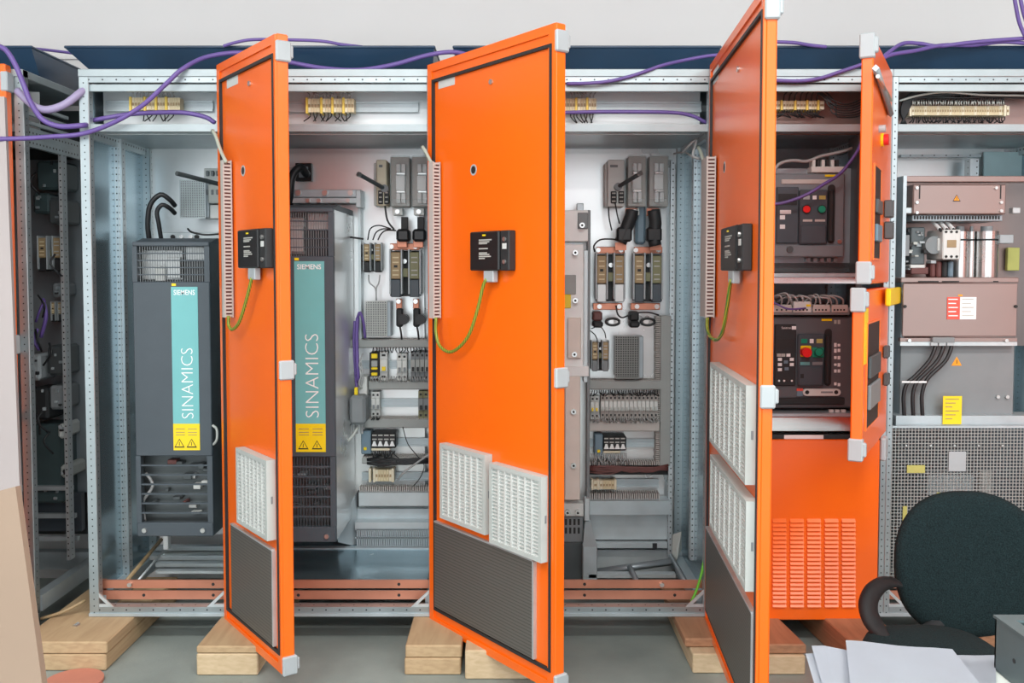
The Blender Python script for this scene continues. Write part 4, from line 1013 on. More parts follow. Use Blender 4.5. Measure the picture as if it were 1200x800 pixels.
slot('handle_slot', bk, 'ink', 970.5, 216, 978.5, 285, .066, .012); PB('charging_handle', bk, 'soft_black', 972, 222, 977, 283, .055, .012, bev=.004)
disc('bolt', bk, 'chrome', 984, 283, .008, .07, .08); disc('knob', bk, 'dark_metal', 926, 292, .012, .052, .062)
PB('plug_row', bk, 'light_plastic', 951, 195, 990, 202, .07, .06)
for k in range(6): PB('plug', bk, 'soft_black' if k % 2 else 'light_plastic', 952+k*5.5, 187, 956+k*5.5, 196, .08, .04)
for k in range(5): PB('foot_contact', bk, 'galv_dark', 945+k*8, 302, 950+k*8, 307, .09, .03)
link('shelf_rail', MB().pb(890, 320, 1004, 324.5, .03, .25), 'galv', cabD); link('shelf_rail', MB().pb(890, 325, 1004, 332, .015, .03), 'steel_brushed', cabD)
link('inner_upright', MB().pb(1003, 158, 1009, 512, .05, .10), 'dark_metal', cabD)
link('divider_sheet', MB().pb(880, 308, 1003, 319, .12, .3), 'dark_metal', cabD)
bk = dev('air_circuit_breaker', 'lower black air circuit breaker with red emergency knob on yellow plate', 'circuit breaker', 890, 345, 1002, 486, .07, .30, 'air circuit breakers')
PB('body', bk, 'soft_black', 848, 358, 1000, 487, .13, .27); PB('fascia', bk, 'mid_dark', 856, 371, 999, 478, .08, .05, bev=.006)
PB('terminal_deck', bk, 'mid_grey', 900, 360, 996, 369, .06, .08)
for k, (a, b, mt) in enumerate(((902, 928, 'duct_light'), (930, 951, 'light_plastic'), (953, 973, 'duct_light'), (975, 994, 'duct_light'))):
    q = PB('terminal_socket', bk, mt, a, 353 if k == 1 else 357, b, 366, .055, .05)
    for j in range(4): PB('socket_hole', q, 'ink', a+2+j*(b-a-4)/4, 362, a+4+j*(b-a-4)/4, 364, .0545, .002, bev=0)
PB('yellow_tag', bk, 'yellow', 945, 356.5, 950, 359, .053, .003, bev=0)
PB('yellow_mark', bk, 'yellow', 963, 373.5, 975, 376, .077, .004, bev=0)
tu = PB('trip_unit', bk, 'soft_black', 908, 380, 933, 452, .070, .012, bev=.003)
text('unit_lettering', 'Sentron', 'white_print', tu, wx(921.5, .068), wz(384, .068), .036, .0085, .0695); PB('white_badge', tu, 'white_print', 928, 382, 933, 386, .069, .002, bev=0)
PB('display', tu, 'ink', 910, 397, 931, 408, .068, .004, bev=0)
for (x, y, mt) in ((913, 416, 'grey_print'), (918, 416, 'grey_print'), (924, 416, 'white_print'), (914, 421, 'white_print'), (928, 421, 'white_print'), (914, 427, 'white_print'), (928, 427, 'white_print'), (914, 433, 'white_print'), (921, 424, 'blue_tone'), (922, 432, 'blue_tone')):
    PB('key', tu, mt, x-2.3, y-1.8, x+2.3, y+1.8, .068, .004, bev=0)
for x in (913, 919, 928): disc('dot', tu, 'white_print', x, 446, .004, .069, .071, 8)
mp = PB('operating_panel', bk, 'drive_grey', 935, 391, 966, 452, .066, .016, bev=.004)
PB('curved_flap', bk, 'drive_grey', 936, 429, 965, 452, .056, .012, bev=.005); PB('flap_slot', bk, 'ink', 938, 438, 942, 443, .0555, .002, bev=0)
for (a, b, mt) in ((939, 946, 'green'), (949, 953.5, 'white_print'), (957, 964, 'label_dull_yellow')): PB('indicator', mp, mt, a, 397, b, 402, .064, .003, bev=0)
PB('yellow_plate', mp, 'yellow', 938.5, 405, 951, 418, .060, .008, bev=.003); disc('emergency_knob', mp, 'red', 946, 413, .0175, .030, .062)
PB('green_plate', mp, 'green', 952.5, 407, 966, 419, .060, .008, bev=.003); disc('green_button', mp, 'green', 960, 412.5, .014, .040, .062)
disc('button_ring', mp, 'soft_black', 960, 412.5, .0165, .052, .061)
for (a, b, mt) in ((938, 949, 'teal'), (952, 964, 'mid_grey')): PB('print_strip', mp, mt, a, 424, b, 427.5, .0645, .003, bev=0)
slot('handle_slot', bk, 'ink', 966.5, 385, 974.5, 452, .074, .008); PB('charging_handle', bk, 'soft_black', 968, 392, 973, 450, .062, .014, bev=.004)
rr = random.Random(5)
for (yy) in (377, 404, 411, 419, 427, 435, 450):
    for k in range(2): PB('pictogram', bk, 'white_print' if yy > 400 else 'grey_print', 977.5+k*4.2, yy-rr.uniform(1.2, 2.6), 980.5+k*4.2, yy+rr.uniform(1.2, 2.6), .0785, .002, bev=0)
A, B = at(945, 459.5, .068), at(981, 459.5, .068); r = .013
m = MB(); m.prism([(A.x+r*math.cos(a), A.z+r*math.sin(a)) for a in [math.pi/2+math.pi*k/8 for k in range(9)]] + [(B.x+r*math.cos(a), A.z+r*math.sin(a)) for a in [-math.pi/2+math.pi*k/8 for k in range(9)]], .066, .080)
lp = link('locking_plate', m, 'light_plastic', bk)
disc('plate_hole', lp, 'ink', 946, 459.5, .0075, .0645, .067); disc('plate_hole', lp, 'ink', 980, 459.5, .0075, .0645, .067)
PB('plate_print', lp, 'mid_grey', 962, 458.5, 976, 460.5, .0655, .002, bev=0)
PB('counter_red', bk, 'label_red', 934, 455, 941, 458, .074, .006, bev=0); PB('counter_blue', bk, 'blue_tone', 934, 458, 941, 464, .074, .006, bev=0)
PB('lower_step', bk, 'soft_black', 898, 466, 990, 474, .07, .02, bev=.003)
link('shelf_rail', MB().pb(888, 488, 1003, 506, .02, .05, .004), 'steel_brushed', cabD)
link('shelf_edge', MB().pb(888, 484.5, 1003, 488, .03, .25), 'galv', cabD)
m = MB(); rr = random.Random(31)
for k in range(14):
    x = 902+k*6.6
    m.tube([at(x, 358, .07), at(x+rr.uniform(-3, 3), 350, .05), at(x-rr.uniform(2, 14), 345+rr.uniform(-2, 3), .06), at(x-rr.uniform(10, 26), 352+rr.uniform(-3, 3), .10)], .0036, 6, 4)
single('wiring', m, 'cable_grey', 'pale control wires bunched above the lower breaker', 'wires', kind='stuff', smooth=True)
single('wire_bundle', MB().tube([at(905, 208, .06), at(912, 193, .06), at(928, 188, .07), at(945, 189, .08), at(962, 183, .09), at(985, 178, .1), at(1003, 172, .12)], .006), 'cable_grey', 'pale control cable arching above the upper breaker', 'cable', smooth=True)
single('purple_lead', MB().tube([at(900, 352, .05), at(910, 356, .04), at(924, 362, .03), at(944, 361, .05)], .0035), 'purple', 'short purple lead plugged above the lower breaker', 'cable', smooth=True)
for k in range(3): link('terminal_tag', MB().pb(972+k*7, 480, 977+k*7, 484, .06, .01), 'light_plastic', cabD)

# ------------------------------------------------------------------ rightmost bay (E)
link('rear_beam', MB().pb(1056, 181, 1150, 184, .50, .03), 'perf_rail_x', cabE, origin=at(1100, 182.5, .515))
link('inner_post', MB().pb(1137, 186, 1147, 206, .48, .05), 'perf_strip', cabE, origin=at(1142, 200, .50))
link('blue_sheet', MB().pb(1153, 178, 1215, 206, .55, .01), 'box_inner', cabE)
link('cross_beam', MB().pb(1058, 206, 1225, 213, .12, .05, .002), 'steel_reflect_tint', cabE)
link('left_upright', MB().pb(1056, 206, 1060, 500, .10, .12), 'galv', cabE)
link('dark_backing', MB().pb(1060, 214, 1225, 405, .36, .02), 'steel_reflect_tint', cabE)
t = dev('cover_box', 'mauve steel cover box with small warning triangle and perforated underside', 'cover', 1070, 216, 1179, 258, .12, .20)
PB('front', t, 'steel_reflect_tint', 1070, 216, 1179, 251, .12, .20, bev=.004); PB('bottom_lip', t, 'galv_dark', 1069, 252, 1175, 259, .15, .17, bev=.002)
m = MB()
for k in range(30): m.pb(1071+k*3.4, 253, 1073+k*3.4, 257, .149, .002)
link('perforation', m, 'ink', t, kind='stuff')
warning(t, 1121, 232, .12, .026, 'warn_orange')
for (x, y) in ((1075, 220), (1075, 237), (1075, 249), (1168, 220), (1174, 237), (1174, 247)): disc('bolt', t, 'chrome', x, y, .006, .112, .12, 8)
for x in (1077, 1172): PB('slot', t, 'ink', x, 217, x+1.5, 233, .119, .002, bev=0)
for x in (1060, 1187):
    PB('bracket_lug', cabE, 'galv_bright', x, 243, x+9, 250, .13, .03)
t = dev('contactor', 'beige-grey contactor with dark window among steel cylinders', 'contactor', 1105, 268, 1126, 304, .12, .14)
PB('housing', t, 'light_plastic', 1105, 269, 1126, 304, .12, .14, bev=.004); PB('window', t, 'tan', 1110, 281, 1121, 290, .118, .003)
for y in (271.5, 300.5):
    for k in range(3): disc('terminal_screw', t, 'ink', 1109+k*6.2, y, .005, .117, .121, 8)
G = 'steel capacitor cylinders'
for (x0, x1, lab) in ((1117, 1135, 'left steel cylinder partly behind the contactor'), (1135.5, 1143, 'narrow middle steel cylinder behind the contactor'), (1144, 1170, 'widest steel cylinder, right of the contactor')):
    t = dev('steel_cylinder', lab, 'capacitor', x0, 270, x1, 325, .20, .10, G)
    A, B = wx(x0, .26, 300), wx(x1, .26, 300); r = (B-A)/2
    link('can', MB().cyl(((A+B)/2, .27, wz(325, .26)), ((A+B)/2, .27, wz(271, .26)), r, 24), 'chrome', t, smooth=False)
    link('clamp_band', MB().cyl(((A+B)/2, .27, wz(282, .26)), ((A+B)/2, .27, wz(280, .26)), r+.003, 24), 'soft_black', t)
    link('cap', MB().cyl(((A+B)/2, .27, wz(271, .26)), ((A+B)/2, .27, wz(265, .26)), r*.5, 16), 'cap_plastic', t)
t = dev('relay_cluster', 'cluster of small grey relays and dials left of the contactor', 'relay', 1060, 262, 1103, 322, .16, .15)
PB('side_unit', t, 'mid_grey', 1060, 275, 1066, 300, .16, .10); PB('main_unit', t, 'dark_metal', 1067, 266, 1084, 310, .18, .12, bev=.004)
disc('dial', t, 'mid_grey', 1095, 287, .034, .15, .24, 24); PB('dial_terminal', t, 'light_plastic', 1099, 279, 1103, 294, .145, .03)
rr = random.Random(8)
for k in range(22):
    x, y = rr.uniform(1061, 1092), rr.uniform(264, 318); sx, sy = rr.uniform(1, 3.2), rr.uniform(.8, 2.4)
    PB('small_part', t, rr.choice(['light_plastic', 'cap_plastic', 'soft_black', 'mid_grey', 'dirty_white', 'soft_black']), x, y, x+2*sx, y+2*sy, .15+rr.uniform(0, .03), .04, bev=.001)
PB('copper_foot', t, 'brown_red', 1068, 313, 1088, 321, .15, .06); PB('pale_foot', t, 'light_plastic', 1067, 310, 1084, 314, .148, .05)
t = dev('cable_boots', 'brown-red cable boots standing on the shelf below the contactor', 'boots', 1090, 306, 1118, 325, .17, .06)
for (x, mt) in ((1091, 'brown_red'), (1098, 'brown_red'), (1105, 'soft_black'), (1112, 'blue_tone')): PB('boot', t, mt, x, 306, x+6, 325, .17, .05, bev=.005)
for k in range(3):
    t = dev('cable_end', f'pale cable end above the contactor, {["first", "second", "third"][k]} from the left', 'cable', 1093+k*8, 260, 1103+k*8, 268, .15, .05, 'pale cable ends')
    link('sleeve', MB().cyl(at(1093+k*8, 260, .20), at(1101+k*8, 268, .14), .007, 8), 'white_print', t); link('core', MB().cyl(at(1101+k*8, 268, .14), at(1103+k*8, 270.5, .13), .005, 8), 'soft_black', t)
PB('right_block', cabE, 'cap_plastic', 1172, 275, 1188, 285, .22, .08); PB('right_label', cabE, 'label_dull_yellow', 1181, 290, 1195, 317, .33, .02)
link('shelf_lip', MB().pb(1056, 325, 1194, 331, .06, .26, .002), 'steel_reflect_tint', cabE)
for (a, b) in ((1076, 1100), (1104, 1124), (1164, 1170)): PB('lip_slot', cabE, 'ink', a, 329, b, 330.5, .059, .002, bev=0)
t = dev('steel_cover', 'large reflection-tinted steel cover plate with red and white notice', 'cover', 1058, 332, 1192, 394, .05, .01)
PB('plate', t, 'steel_reflect_tint', 1058, 332, 1192, 394, .05, .006)
nt_ = PB('notice_white', t, 'white_print', 1110, 348, 1144, 374, .0485, .002, bev=0); nr = PB('notice_red', t, 'label_red', 1110, 348, 1125, 374, .0475, .002, bev=0)
for k in range(5):
    PB('print_line', nr, 'white_print', 1111.5, 350+k*4.8, 1122.5-(k % 2)*2, 351.2+k*4.8, .0465, .0015, bev=0); PB('print_line', nt_, 'grey_print', 1127.5, 350+k*4.8, 1141-(k % 2)*3, 351.0+k*4.8, .0475, .0015, bev=0)
PB('yellow_dot', t, 'warn_orange', 1123, 345, 1128, 347, .0485, .002, bev=0)
for x in (1061, 1191): disc('plate_bolt', t, 'ink', x, 359, .006, .043, .05, 8)
link('strip_rail', MB().pb(1055, 396, 1192, 400, .06, .02), 'steel_reflect_tint', cabE); link('strip_rail', MB().pb(1055, 400.5, 1192, 405, .055, .02), 'galv_bright', cabE)
PB('gland_block', cabE, 'mid_grey', 1093, 395, 1119, 402, .045, .03)
for x in (1066, 1180): disc('rail_bolt', cabE, 'chrome', x, 399, .007, .05, .06, 8)
t = dev('insulating_board', 'dark grey insulating panel with orange triangle below the steel cover plate', 'panel', 1056, 404, 1190, 492, .09, .01)
PB('panel', t, 'mid_grey', 1055, 404, 1188, 488, .09, .008); warning(t, 1121, 423, .09, .034, 'warn_orange', 'warn_orange')
for x in (1170, 1181): disc('stud', t, 'chrome', x, 465, .007, .08, .09, 8)
lbl = PB('yellow_tag', cabE, 'yellow', 1105, 464, 1127, 497, .045, .002, bev=0)
for k in range(6): PB('print_line', lbl, 'tan', 1108, 467+k*4.6, 1124-(k % 3)*4, 467.9+k*4.6, .0435, .0012, bev=0)
for k in range(3):
    x = 1096+k*9.5
    t = dev('power_cable', f'black power cable bending down dark panel, {["left", "middle", "right"][k]} of three', 'cable', x-30, 400, x, 490, .05, .03, 'three black power cables')
    link('cable', MB().tube([at(x, 403, .06), at(x-1, 410, .055), at(x-8, 424, .055), at(x-24, 441-k, .055), at(x-33+k, 449, .055), at(x-37+k*1.2, 462, .055), at(x-37+k*1.2, 476, .055), at(x-36+k*1.2, 492, .06)], .0075, 8), 'cable_black', t)
    link('gland', MB().pb(x-5, 401, x+3, 405, .045, .03), 'cap_plastic', t); link('cable_clip', MB().pb(x-39, 446.5, x-29, 448.5, .046, .01), 'white_print', t)
link('base_sheet', MB().pb(1050, 487, 1215, 499, .05, .10), 'galv', cabE)
# wire mesh screen
t = thing('mesh_screen', 'fine grey wire mesh screen across the foot of rightmost bay', 'screen', at(1120, 690, .03))
A, B, z0, z1 = XE+.022, XF-.022, wz(678, .03), wz(500, .03)
m = MB(); n = int((B-A)/.0122)
for k in range(n+1): xx = A+(B-A)*k/n; m.box(xx-.0014, xx+.0014, .030, .033, z0, z1)
n = int((z1-z0)/.0122)
for k in range(n+1): zz = z0+(z1-z0)*k/n; m.box(A, B, .0295, .0325, zz-.0014, zz+.0014)
link('mesh_wires', m, 'duct_grey', t, kind='stuff')
fr = MB(); quad_loop(fr, A-.002, B+.002, z0-.004, z1+.004, .008, .026, .036); link('mesh_frame', fr, 'galv', t)
PB('white_tag', t, 'cap_plastic', 1112, 529, 1132, 552, .024, .003, bev=0); PB('yellow_tag', t, 'label_dull_yellow', 1063, 545, 1084, 554, .024, .003, bev=0)
PB('yellow_tag', t, 'label_dull_yellow', 1098, 577, 1117, 582, .024, .003, bev=0); PB('yellow_tag', t, 'label_dull_yellow', 1058, 593, 1063, 615, .024, .003, bev=0)
for x in (1062, 1091, 1119, 1147, 1175): disc('rivet', t, 'chrome', x, 522, .004, .022, .028, 8)
link('inner_duct', MB().pb(1088, 556, 1140, 580, .14, .10), 'galv_dark', cabE); link('inner_duct', MB().pb(1150, 552, 1162, 600, .10, .03), 'duct_grey', cabE)
link('mesh_backing', MB().pb(1052, 498, 1225, 684, .34, .01), 'drive_grey', cabE)
# E's own door, swung right out of the picture (its orange inner side tints the steel)
door_frame(cabE, (XF-.006, -.012), (XF+.22, -.70), DZ0, DZ1)

# ------------------------------------------------------------------ far left cabinet (F) interior, seen through its open side
rr = random.Random(77)
link('open_side_beam', MB().box(-1.79, -1.772, .04, DEP-.04, wz(170, 0), wz(160, 0)), 'perf_rail_y', cabF, origin=(-1.781, .3, wz(165, 0)))
for q in (118, 128, 139): link('top_side_rail', MB().box(-1.79, -1.776, .04, .35, wz(q+4, 0), wz(q, 0)), 'galv_bright', cabF)
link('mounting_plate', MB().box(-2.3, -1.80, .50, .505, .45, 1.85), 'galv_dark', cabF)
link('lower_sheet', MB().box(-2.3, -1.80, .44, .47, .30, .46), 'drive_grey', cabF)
for k, zz in enumerate((.27, .37, .49)): link('cross_rail', MB().box(-2.3, -1.80, .40-.02*k, .42-.02*k, zz, zz+.018), 'galv' if k else 'galv_bright', cabF)
fuse_pair('tan fuse pair inside the dark far left cabinet', 43, 276, 72, 318, Y=.36, low='soft_black', body2='tan', bar_top=False, bar_bot=False)
fuse_pair('small tan fuse pair low inside the dark far left cabinet', 59, 353, 72, 377, Y=.37, low='soft_black', body2='tan', bar_top=False, bar_bot=False, small=True)
GF = 'devices in the far left cabinet'
for k, (x0, y0, x1, y1, mt, lab) in enumerate((
    (42, 188, 72, 222, 'teal_dark', 'grey device high inside the far left cabinet'), (38, 226, 58, 250, 'teal_dark', 'black device below grey one, far left cabinet'),
    (56, 232, 74, 262, 'dark_metal', 'dark metal device beside black one, far left cabinet'), (36, 415, 47, 446, 'cap_plastic', 'pale paper-like card inside the far left cabinet'),
    (34, 455, 56, 492, 'soft_black', 'black box in the middle of far left cabinet'), (57, 452, 74, 480, 'mid_grey', 'round-edged grey box beside black box, far left cabinet'),
    (67, 497, 75, 514, 'light_plastic', 'pale connector block low in far left cabinet'), (55, 405, 74, 440, 'dark_metal', 'dark device behind pale card, far left cabinet'),
    (70, 545, 82, 560, 'dirty_white', 'small pale terminal low in far left cabinet'), (38, 497, 74, 590, 'teal_dark', 'large dark rounded unit low in far left cabinet'), (60, 332, 70, 348, 'mid_grey', 'grey relay between two fuse pairs, far left cabinet'))):
    Yd = .345 if k not in (9,) else .38
    t = dev('cabinet_device', lab, 'device', x0, y0, x1, y1, Yd, .15, GF)
    PB('housing', t, mt, x0, y0, x1, y1, Yd, .15, bev=.010)
    for j in range(3):
        a, b = rr.uniform(x0+1, x1-5), rr.uniform(y0+1, y1-5); PB('detail', t, rr.choice(['cap_plastic', 'soft_black', 'galv_dark']), a, b, a+rr.uniform(2, 4), b+rr.uniform(2, 4), Yd-.008, .012, bev=.001)
single('purple_wires', MB().tube([at(48, 395, .27), at(54, 370, .26), at(50, 350, .27)], .008).tube([at(44, 385, .27), at(40, 398, .26), at(46, 410, .27)], .007).tube([at(42, 377, .26), at(48, 360, .25), at(53, 352, .26)], .005), 'purple', 'purple wires inside the dark far left cabinet', 'wire', smooth=True)
m = MB()
for k in range(10):
    x, y = rr.uniform(40, 70), rr.uniform(200, 560); m.tube([at(x, y, .26), at(x+rr.uniform(-8, 8), y+12, .24), at(x+rr.uniform(-8, 8), y+26, .26)], .004, 5, 3)
single('wiring', m, 'cable_black', 'loose black wires inside the dark far left cabinet', 'wires', kind='stuff', smooth=True)
# orange closed door of F: only its edge shows
dF = link('door', MB().box(-2.36, -1.812, -.046, -.004, Z0-.01, ZT+.01, .004), 'orange', cabF)
for py in (96, 404): link('edge_cap', MB().box(-1.83, -1.804, -.05, .0, wz(py, -.03)-.035, wz(py, -.03)+.035, .004), 'cap_plastic', dF)
link('handle_recess', MB().cyl((-1.8115, -.03, wz(490, -.03)), (-1.8095, -.03, wz(490, -.03)), .018, 16), 'ink', dF)

# ------------------------------------------------------------------ boards at the left edge
def slab(name, label, cat, quad, thick, mat):
    """flat board through four points, thickened along its normal"""
    q = [Vector(p) for p in quad]; n = (q[1]-q[0]).cross(q[3]-q[0]).normalized()*thick
    m = MB(); m.hull(q + [p+n for p in q]); return single(name, m, mat, label, cat)
xl = at(13, 300, -.10).x
slab('leaning_sheet', 'tall pale grey panel leaning in front of far left orange door', 'panel', [(-2.7, -.30, 0), (wx(27, -.20, 600), -.20, 0), (wx(5, -.075, 115), -.075, wz(113, -.075)), (-2.7, -.10, wz(113, -.075))], -.02, 'panel_pale')
Yb = -1.55
a, b = at(18, 570, Yb), at(63, 800, Yb)
d = (b-a)/(a.z-b.z)
foot = Vector((b.x + d.x*b.z, Yb-.10, 0)); top = Vector((a.x, Yb, a.z)); left = at(-60, 590, Yb)
slab('beige_board', 'beige slanted board leaning at bottom left corner of the view', 'board', [(left.x, Yb-.10, 0), foot, top, (left.x, Yb, left.z)], -.02, 'board_beige')

# ------------------------------------------------------------------ timber blocks under the cabinets
def timber(label, x0, x1, yt, yb, ztop, zbot, mat, back=.35, skew=0.0, ref=None):
    """timber lying front to back; its front end is at pixels x0..x1, front top edge at pixel row yt"""
    # front distance from the row of the top edge
    c, s = math.cos(PITCH), math.sin(PITCH); bb = (PCY-(ref or yt))/F
    tt = ((Z0-.002 if ref else ztop)-CZ)/(bb*c-s); Yf = (c+bb*s)*tt-DIST
    A, B = wx(x0, Yf, yt), wx(x1, Yf, yt)
    m = MB(); m.box(A, B, Yf, back, zbot, ztop, .004)
    for v in m.bm.verts:
        if v.co.y > Yf+.02: v.co.x += skew
    return single('timber_block', m, mat, label, 'timber', 'timber blocks under the cabinets')
zm = .060
timber('pale timber under far left cabinet, upper of two', 20, 125, 752, 770, Z0-.002, zm+.001, 'timber', .45)
timber('dark-edged timber under far left cabinet, lower of two', 20, 124, 771.5, 792, zm-.001, .001, 'timber', .45, 0, 752)
timber('upper timber beneath first orange door, brown front', 230, 303, 757, 770, Z0-.002, zm+.018, 'timber')
timber('lower timber beneath first orange door, pale front', 230, 302, 768, 795, zm+.016, .001, 'timber_pale', .35, 0, 757)
timber('upper timber left of second orange door foot', 475, 541, 756, 772, Z0-.002, zm, 'timber')
timber('lower timber left of second orange door foot, reddish front', 474, 540, 772, 795, zm-.001, .001, 'timber', .35, 0, 756.5)
timber('pale timber behind second orange door foot', 545, 640, 762, 798, Z0-.004, .001, 'timber_pale')
timber('upper timber left of third orange door foot', 803, 842, 748, 765, Z0-.002, zm+.012, 'timber_brown')
timber('lower pale timber left of third orange door foot', 812, 866, 766, 795, zm+.010, .001, 'timber_pale')
timber('upper brown timber right of third orange door foot', 893, 945, 755, 768, Z0-.002, zm+.010, 'timber_brown', .35, -.06)
timber('lower pale timber right of third orange door foot', 893, 944, 768, 796, zm+.008, .001, 'timber_pale', .35, -.06)
timber('brown timber under breaker bay behind the chair arm', 995, 1062, 750, 780, Z0-.002, .001, 'timber_brown', .35, -.05)
timber('brown timber under rightmost bay, mostly behind the chair', 1150, 1230, 742, 780, Z0-.002, .001, 'timber_brown', .35)
single('pebble_screw', MB().cyl(at(87, 734, -.10), at(92, 731, -.08), .008, 8), 'chrome', 'loose steel bolt lying on timber at far left', 'bolt')
single('floor_hose', MB().tube([at(48, 728, -.02)+Vector((0, 0, .01)), at(75, 716, .0), at(100, 703, .04)], .006), 'tan', 'brown cord lying across timber at far left', 'cord', smooth=True)
single('floor_mat', MB().cyl((wx(86, -.335, 797), -.335, .0), (wx(86, -.335, 797), -.335, .012), .095, 28), 'disc_red', 'reddish disc lying on floor at bottom left', 'disc')

# ------------------------------------------------------------------ purple cables over the cabinets
def purple(label, pts, r=.0085, mat='purple'):
    single('bus_cable', MB().tube([at(x, y, Y) for x, y, Y in pts], r, 8, 6), mat, label, 'cable', 'purple bus cables', smooth=True)
purple('purple cable rising from far left edge across posts and over first door', [(-10, 163, -.10), (30, 162, -.06), (60, 160, -.05), (95, 157, -.03), (130, 145, -.03), (165, 125, -.03), (195, 98, -.03), (215, 80, -.02), (245, 66, .05), (290, 62, .08), (340, 73, .08), (380, 80, .08), (420, 82, .08), (460, 76, .08), (500, 65, .08), (530, 61, .09), (556, 66, .12)], .0085)
purple('purple cable drooping from top left corner to first bay post', [(-10, 52, -.05), (6, 58, -.05), (18, 76, -.05), (28, 100, -.05), (36, 120, -.05), (50, 140, -.05), (70, 148, -.04), (95, 147, -.03), (103, 146, .02)], .0095)
purple('pale violet cable bundle sagging between far left cabinet and first bay', [(20, 106, -.02), (32, 118, -.03), (45, 127, -.03), (60, 128, -.03), (78, 121, -.02), (95, 108, .0), (104, 104, .04)], .014, 'purple_pale')
purple('thin purple cable at the wall, top left', [(-10, 56, .5), (20, 56, .5), (50, 58, .5), (90, 63, .5), (120, 68, .5)], .006)
purple('purple cable lying in top compartment of narrow left bay', [(103, 142, .05), (125, 138, .05), (150, 134, .06), (180, 132, .06), (215, 132, .06), (240, 137, .06), (252, 144, .06)])
purple('dark violet cable arching over hood beside first door top', [(262, 54, .10), (275, 50, .10), (295, 46.5, .10), (330, 46.5, .10), (375, 48, .10), (400, 52, .12), (425, 55, .14)], .006)
purple('purple cable from second door over top rail toward third door', [(664, 98, .0), (690, 97.5, -.01), (715, 95, -.01), (740, 89, -.01), (758, 83, -.012), (775, 77, .0), (800, 71, .05), (830, 65.5, .06), (850, 64, .06)], .0065)
purple('purple cable along terminal strip in top of third bay', [(655, 132, .07), (700, 131, .07), (750, 131, .06), (790, 132, .06), (812, 136, .06), (828, 144, .06)], .007)
purple('short purple cable at hood edge right of third door', [(905, 49, .10), (930, 50, .10), (950, 53, .11), (968, 55, .12)], .007)
purple('purple cable crossing top rail left of upper small door', [(905, 94, -.01), (935, 95, -.01), (960, 92, -.01), (985, 84, -.02), (1015, 74, -.03)], .007)
purple('purple cable from upper small door rising to right edge, lower strand', [(1032, 70, -.03), (1045, 64, .0), (1075, 59, .05), (1105, 53, .08), (1140, 53, .09), (1175, 49, .09), (1215, 52, .09)], .0075)
purple('purple cable from upper small door rising to right edge, upper strand', [(1032, 70, -.03), (1042, 61, .0), (1058, 51, .06), (1078, 51, .08), (1100, 54, .08), (1135, 50, .08), (1170, 47, .08), (1215, 44, .08)], .0075)
purple('purple cable hanging from above at top right corner, left strand', [(1186, -20, .05), (1190, 5, .05), (1195, 28, .06), (1203, 46, .07)], .007)
purple('purple cable hanging from above at top right corner, right strand', [(1193, -20, .05), (1197, 5, .05), (1203, 26, .06), (1212, 44, .07)], .007)
purple('purple cable hanging across front of upper breaker', [(898, 240, .02), (920, 237, .01), (945, 228, .0), (965, 216, .0), (985, 203, .01), (1003, 180, .02), (1010, 165, .04)], .006)

# ------------------------------------------------------------------ desk, papers and steel box in front
DZ = .74
t = thing('desk', 'pale desk at bottom right, mostly below the picture', 'desk', (1.25, -2.25, 0))
xd0, yd1 = .62, -1.875
link('desk_top', MB().box(xd0, 2.0, -2.65, yd1, DZ-.025, DZ, .003), 'desk_white', t)
for (x, y) in ((xd0+.06, yd1-.06), (1.92, yd1-.06), (xd0+.06, -2.58), (1.92, -2.58)): link('leg', MB().box(x-.025, x+.025, y-.025, y+.025, 0, DZ-.025), 'galv_dark', t)
def ondesk(px, py, z):
    d = ray(px, py); k = (z-CZ)/d.z; return Vector((d.x*k, -DIST+d.y*k, z))
def sheet(label, pts, z, curl=0.0):
    P = [ondesk(x, y, z) for x, y in pts]; m = MB()
    bm = m.bm; n = 6; grid = []
    for i in range(n+1):
        row = []
        for j in range(n+1):
            u, v = i/n, j/n
            p = P[0]*(1-u)*(1-v) + P[1]*u*(1-v) + P[2]*u*v + P[3]*(1-u)*v
            row.append(bm.verts.new(p + Vector((0, 0, curl*((1-v)**3)*(.4+.6*math.sin(u*4+1)**2)))))
        grid.append(row)
    for i in range(n):
        for j in range(n): bm.faces.new((grid[i][j], grid[i+1][j], grid[i+1][j+1], grid[i][j+1]))
    bmesh.ops.solidify(bm, geom=bm.faces[:], thickness=.0006)
    single('paper_sheet', m, 'paper', label, 'paper', 'papers on the desk')
sheet('white paper sheet underneath, left of the pile on desk', [(944, 768, 0)[:2], (1004, 766), (1040, 860), (975, 870)], DZ+.003, .004)
sheet('white paper sheet with lifted edge, left on the desk', [(951, 762), (1040, 768), (1060, 860), (985, 870)], DZ+.008, .010)
sheet('large white paper sheet on top of the pile on desk', [(991, 752), (1116, 763), (1190, 850), (1005, 880)], DZ+.020, .004)
sheet('white paper sheet beside the grey steel box on desk', [(1120, 768), (1166, 768), (1170, 860), (1100, 860)], DZ+.004, .001)
t = thing('steel_box', 'open grey steel box with pale blue lining at bottom right corner', 'box', ondesk(1166, 800, DZ))
zt = DZ+.085
p0 = ondesk(1166, 724, zt); x0, y1 = p0.x, p0.y
for (nm, a) in (('side_wall', (x0, x0+.006, y1-.34, y1)), ('side_wall', (x0+.30, x0+.306, y1-.34, y1)), ('end_wall', (x0, x0+.306, y1-.006, y1)), ('end_wall', (x0, x0+.306, y1-.34, y1-.334))):
    link(nm, MB().box(a[0], a[1], a[2], a[3], DZ+.001, zt, .001), 'box_steel', t)
fr = MB(); fr.box(x0-.002, x0+.022, y1-.342, y1+.002, zt+.0005, zt+.005); fr.box(x0+.022, x0+.306, y1-.022, y1+.002, zt+.0005, zt+.005); link('rim', fr, 'box_steel', t)
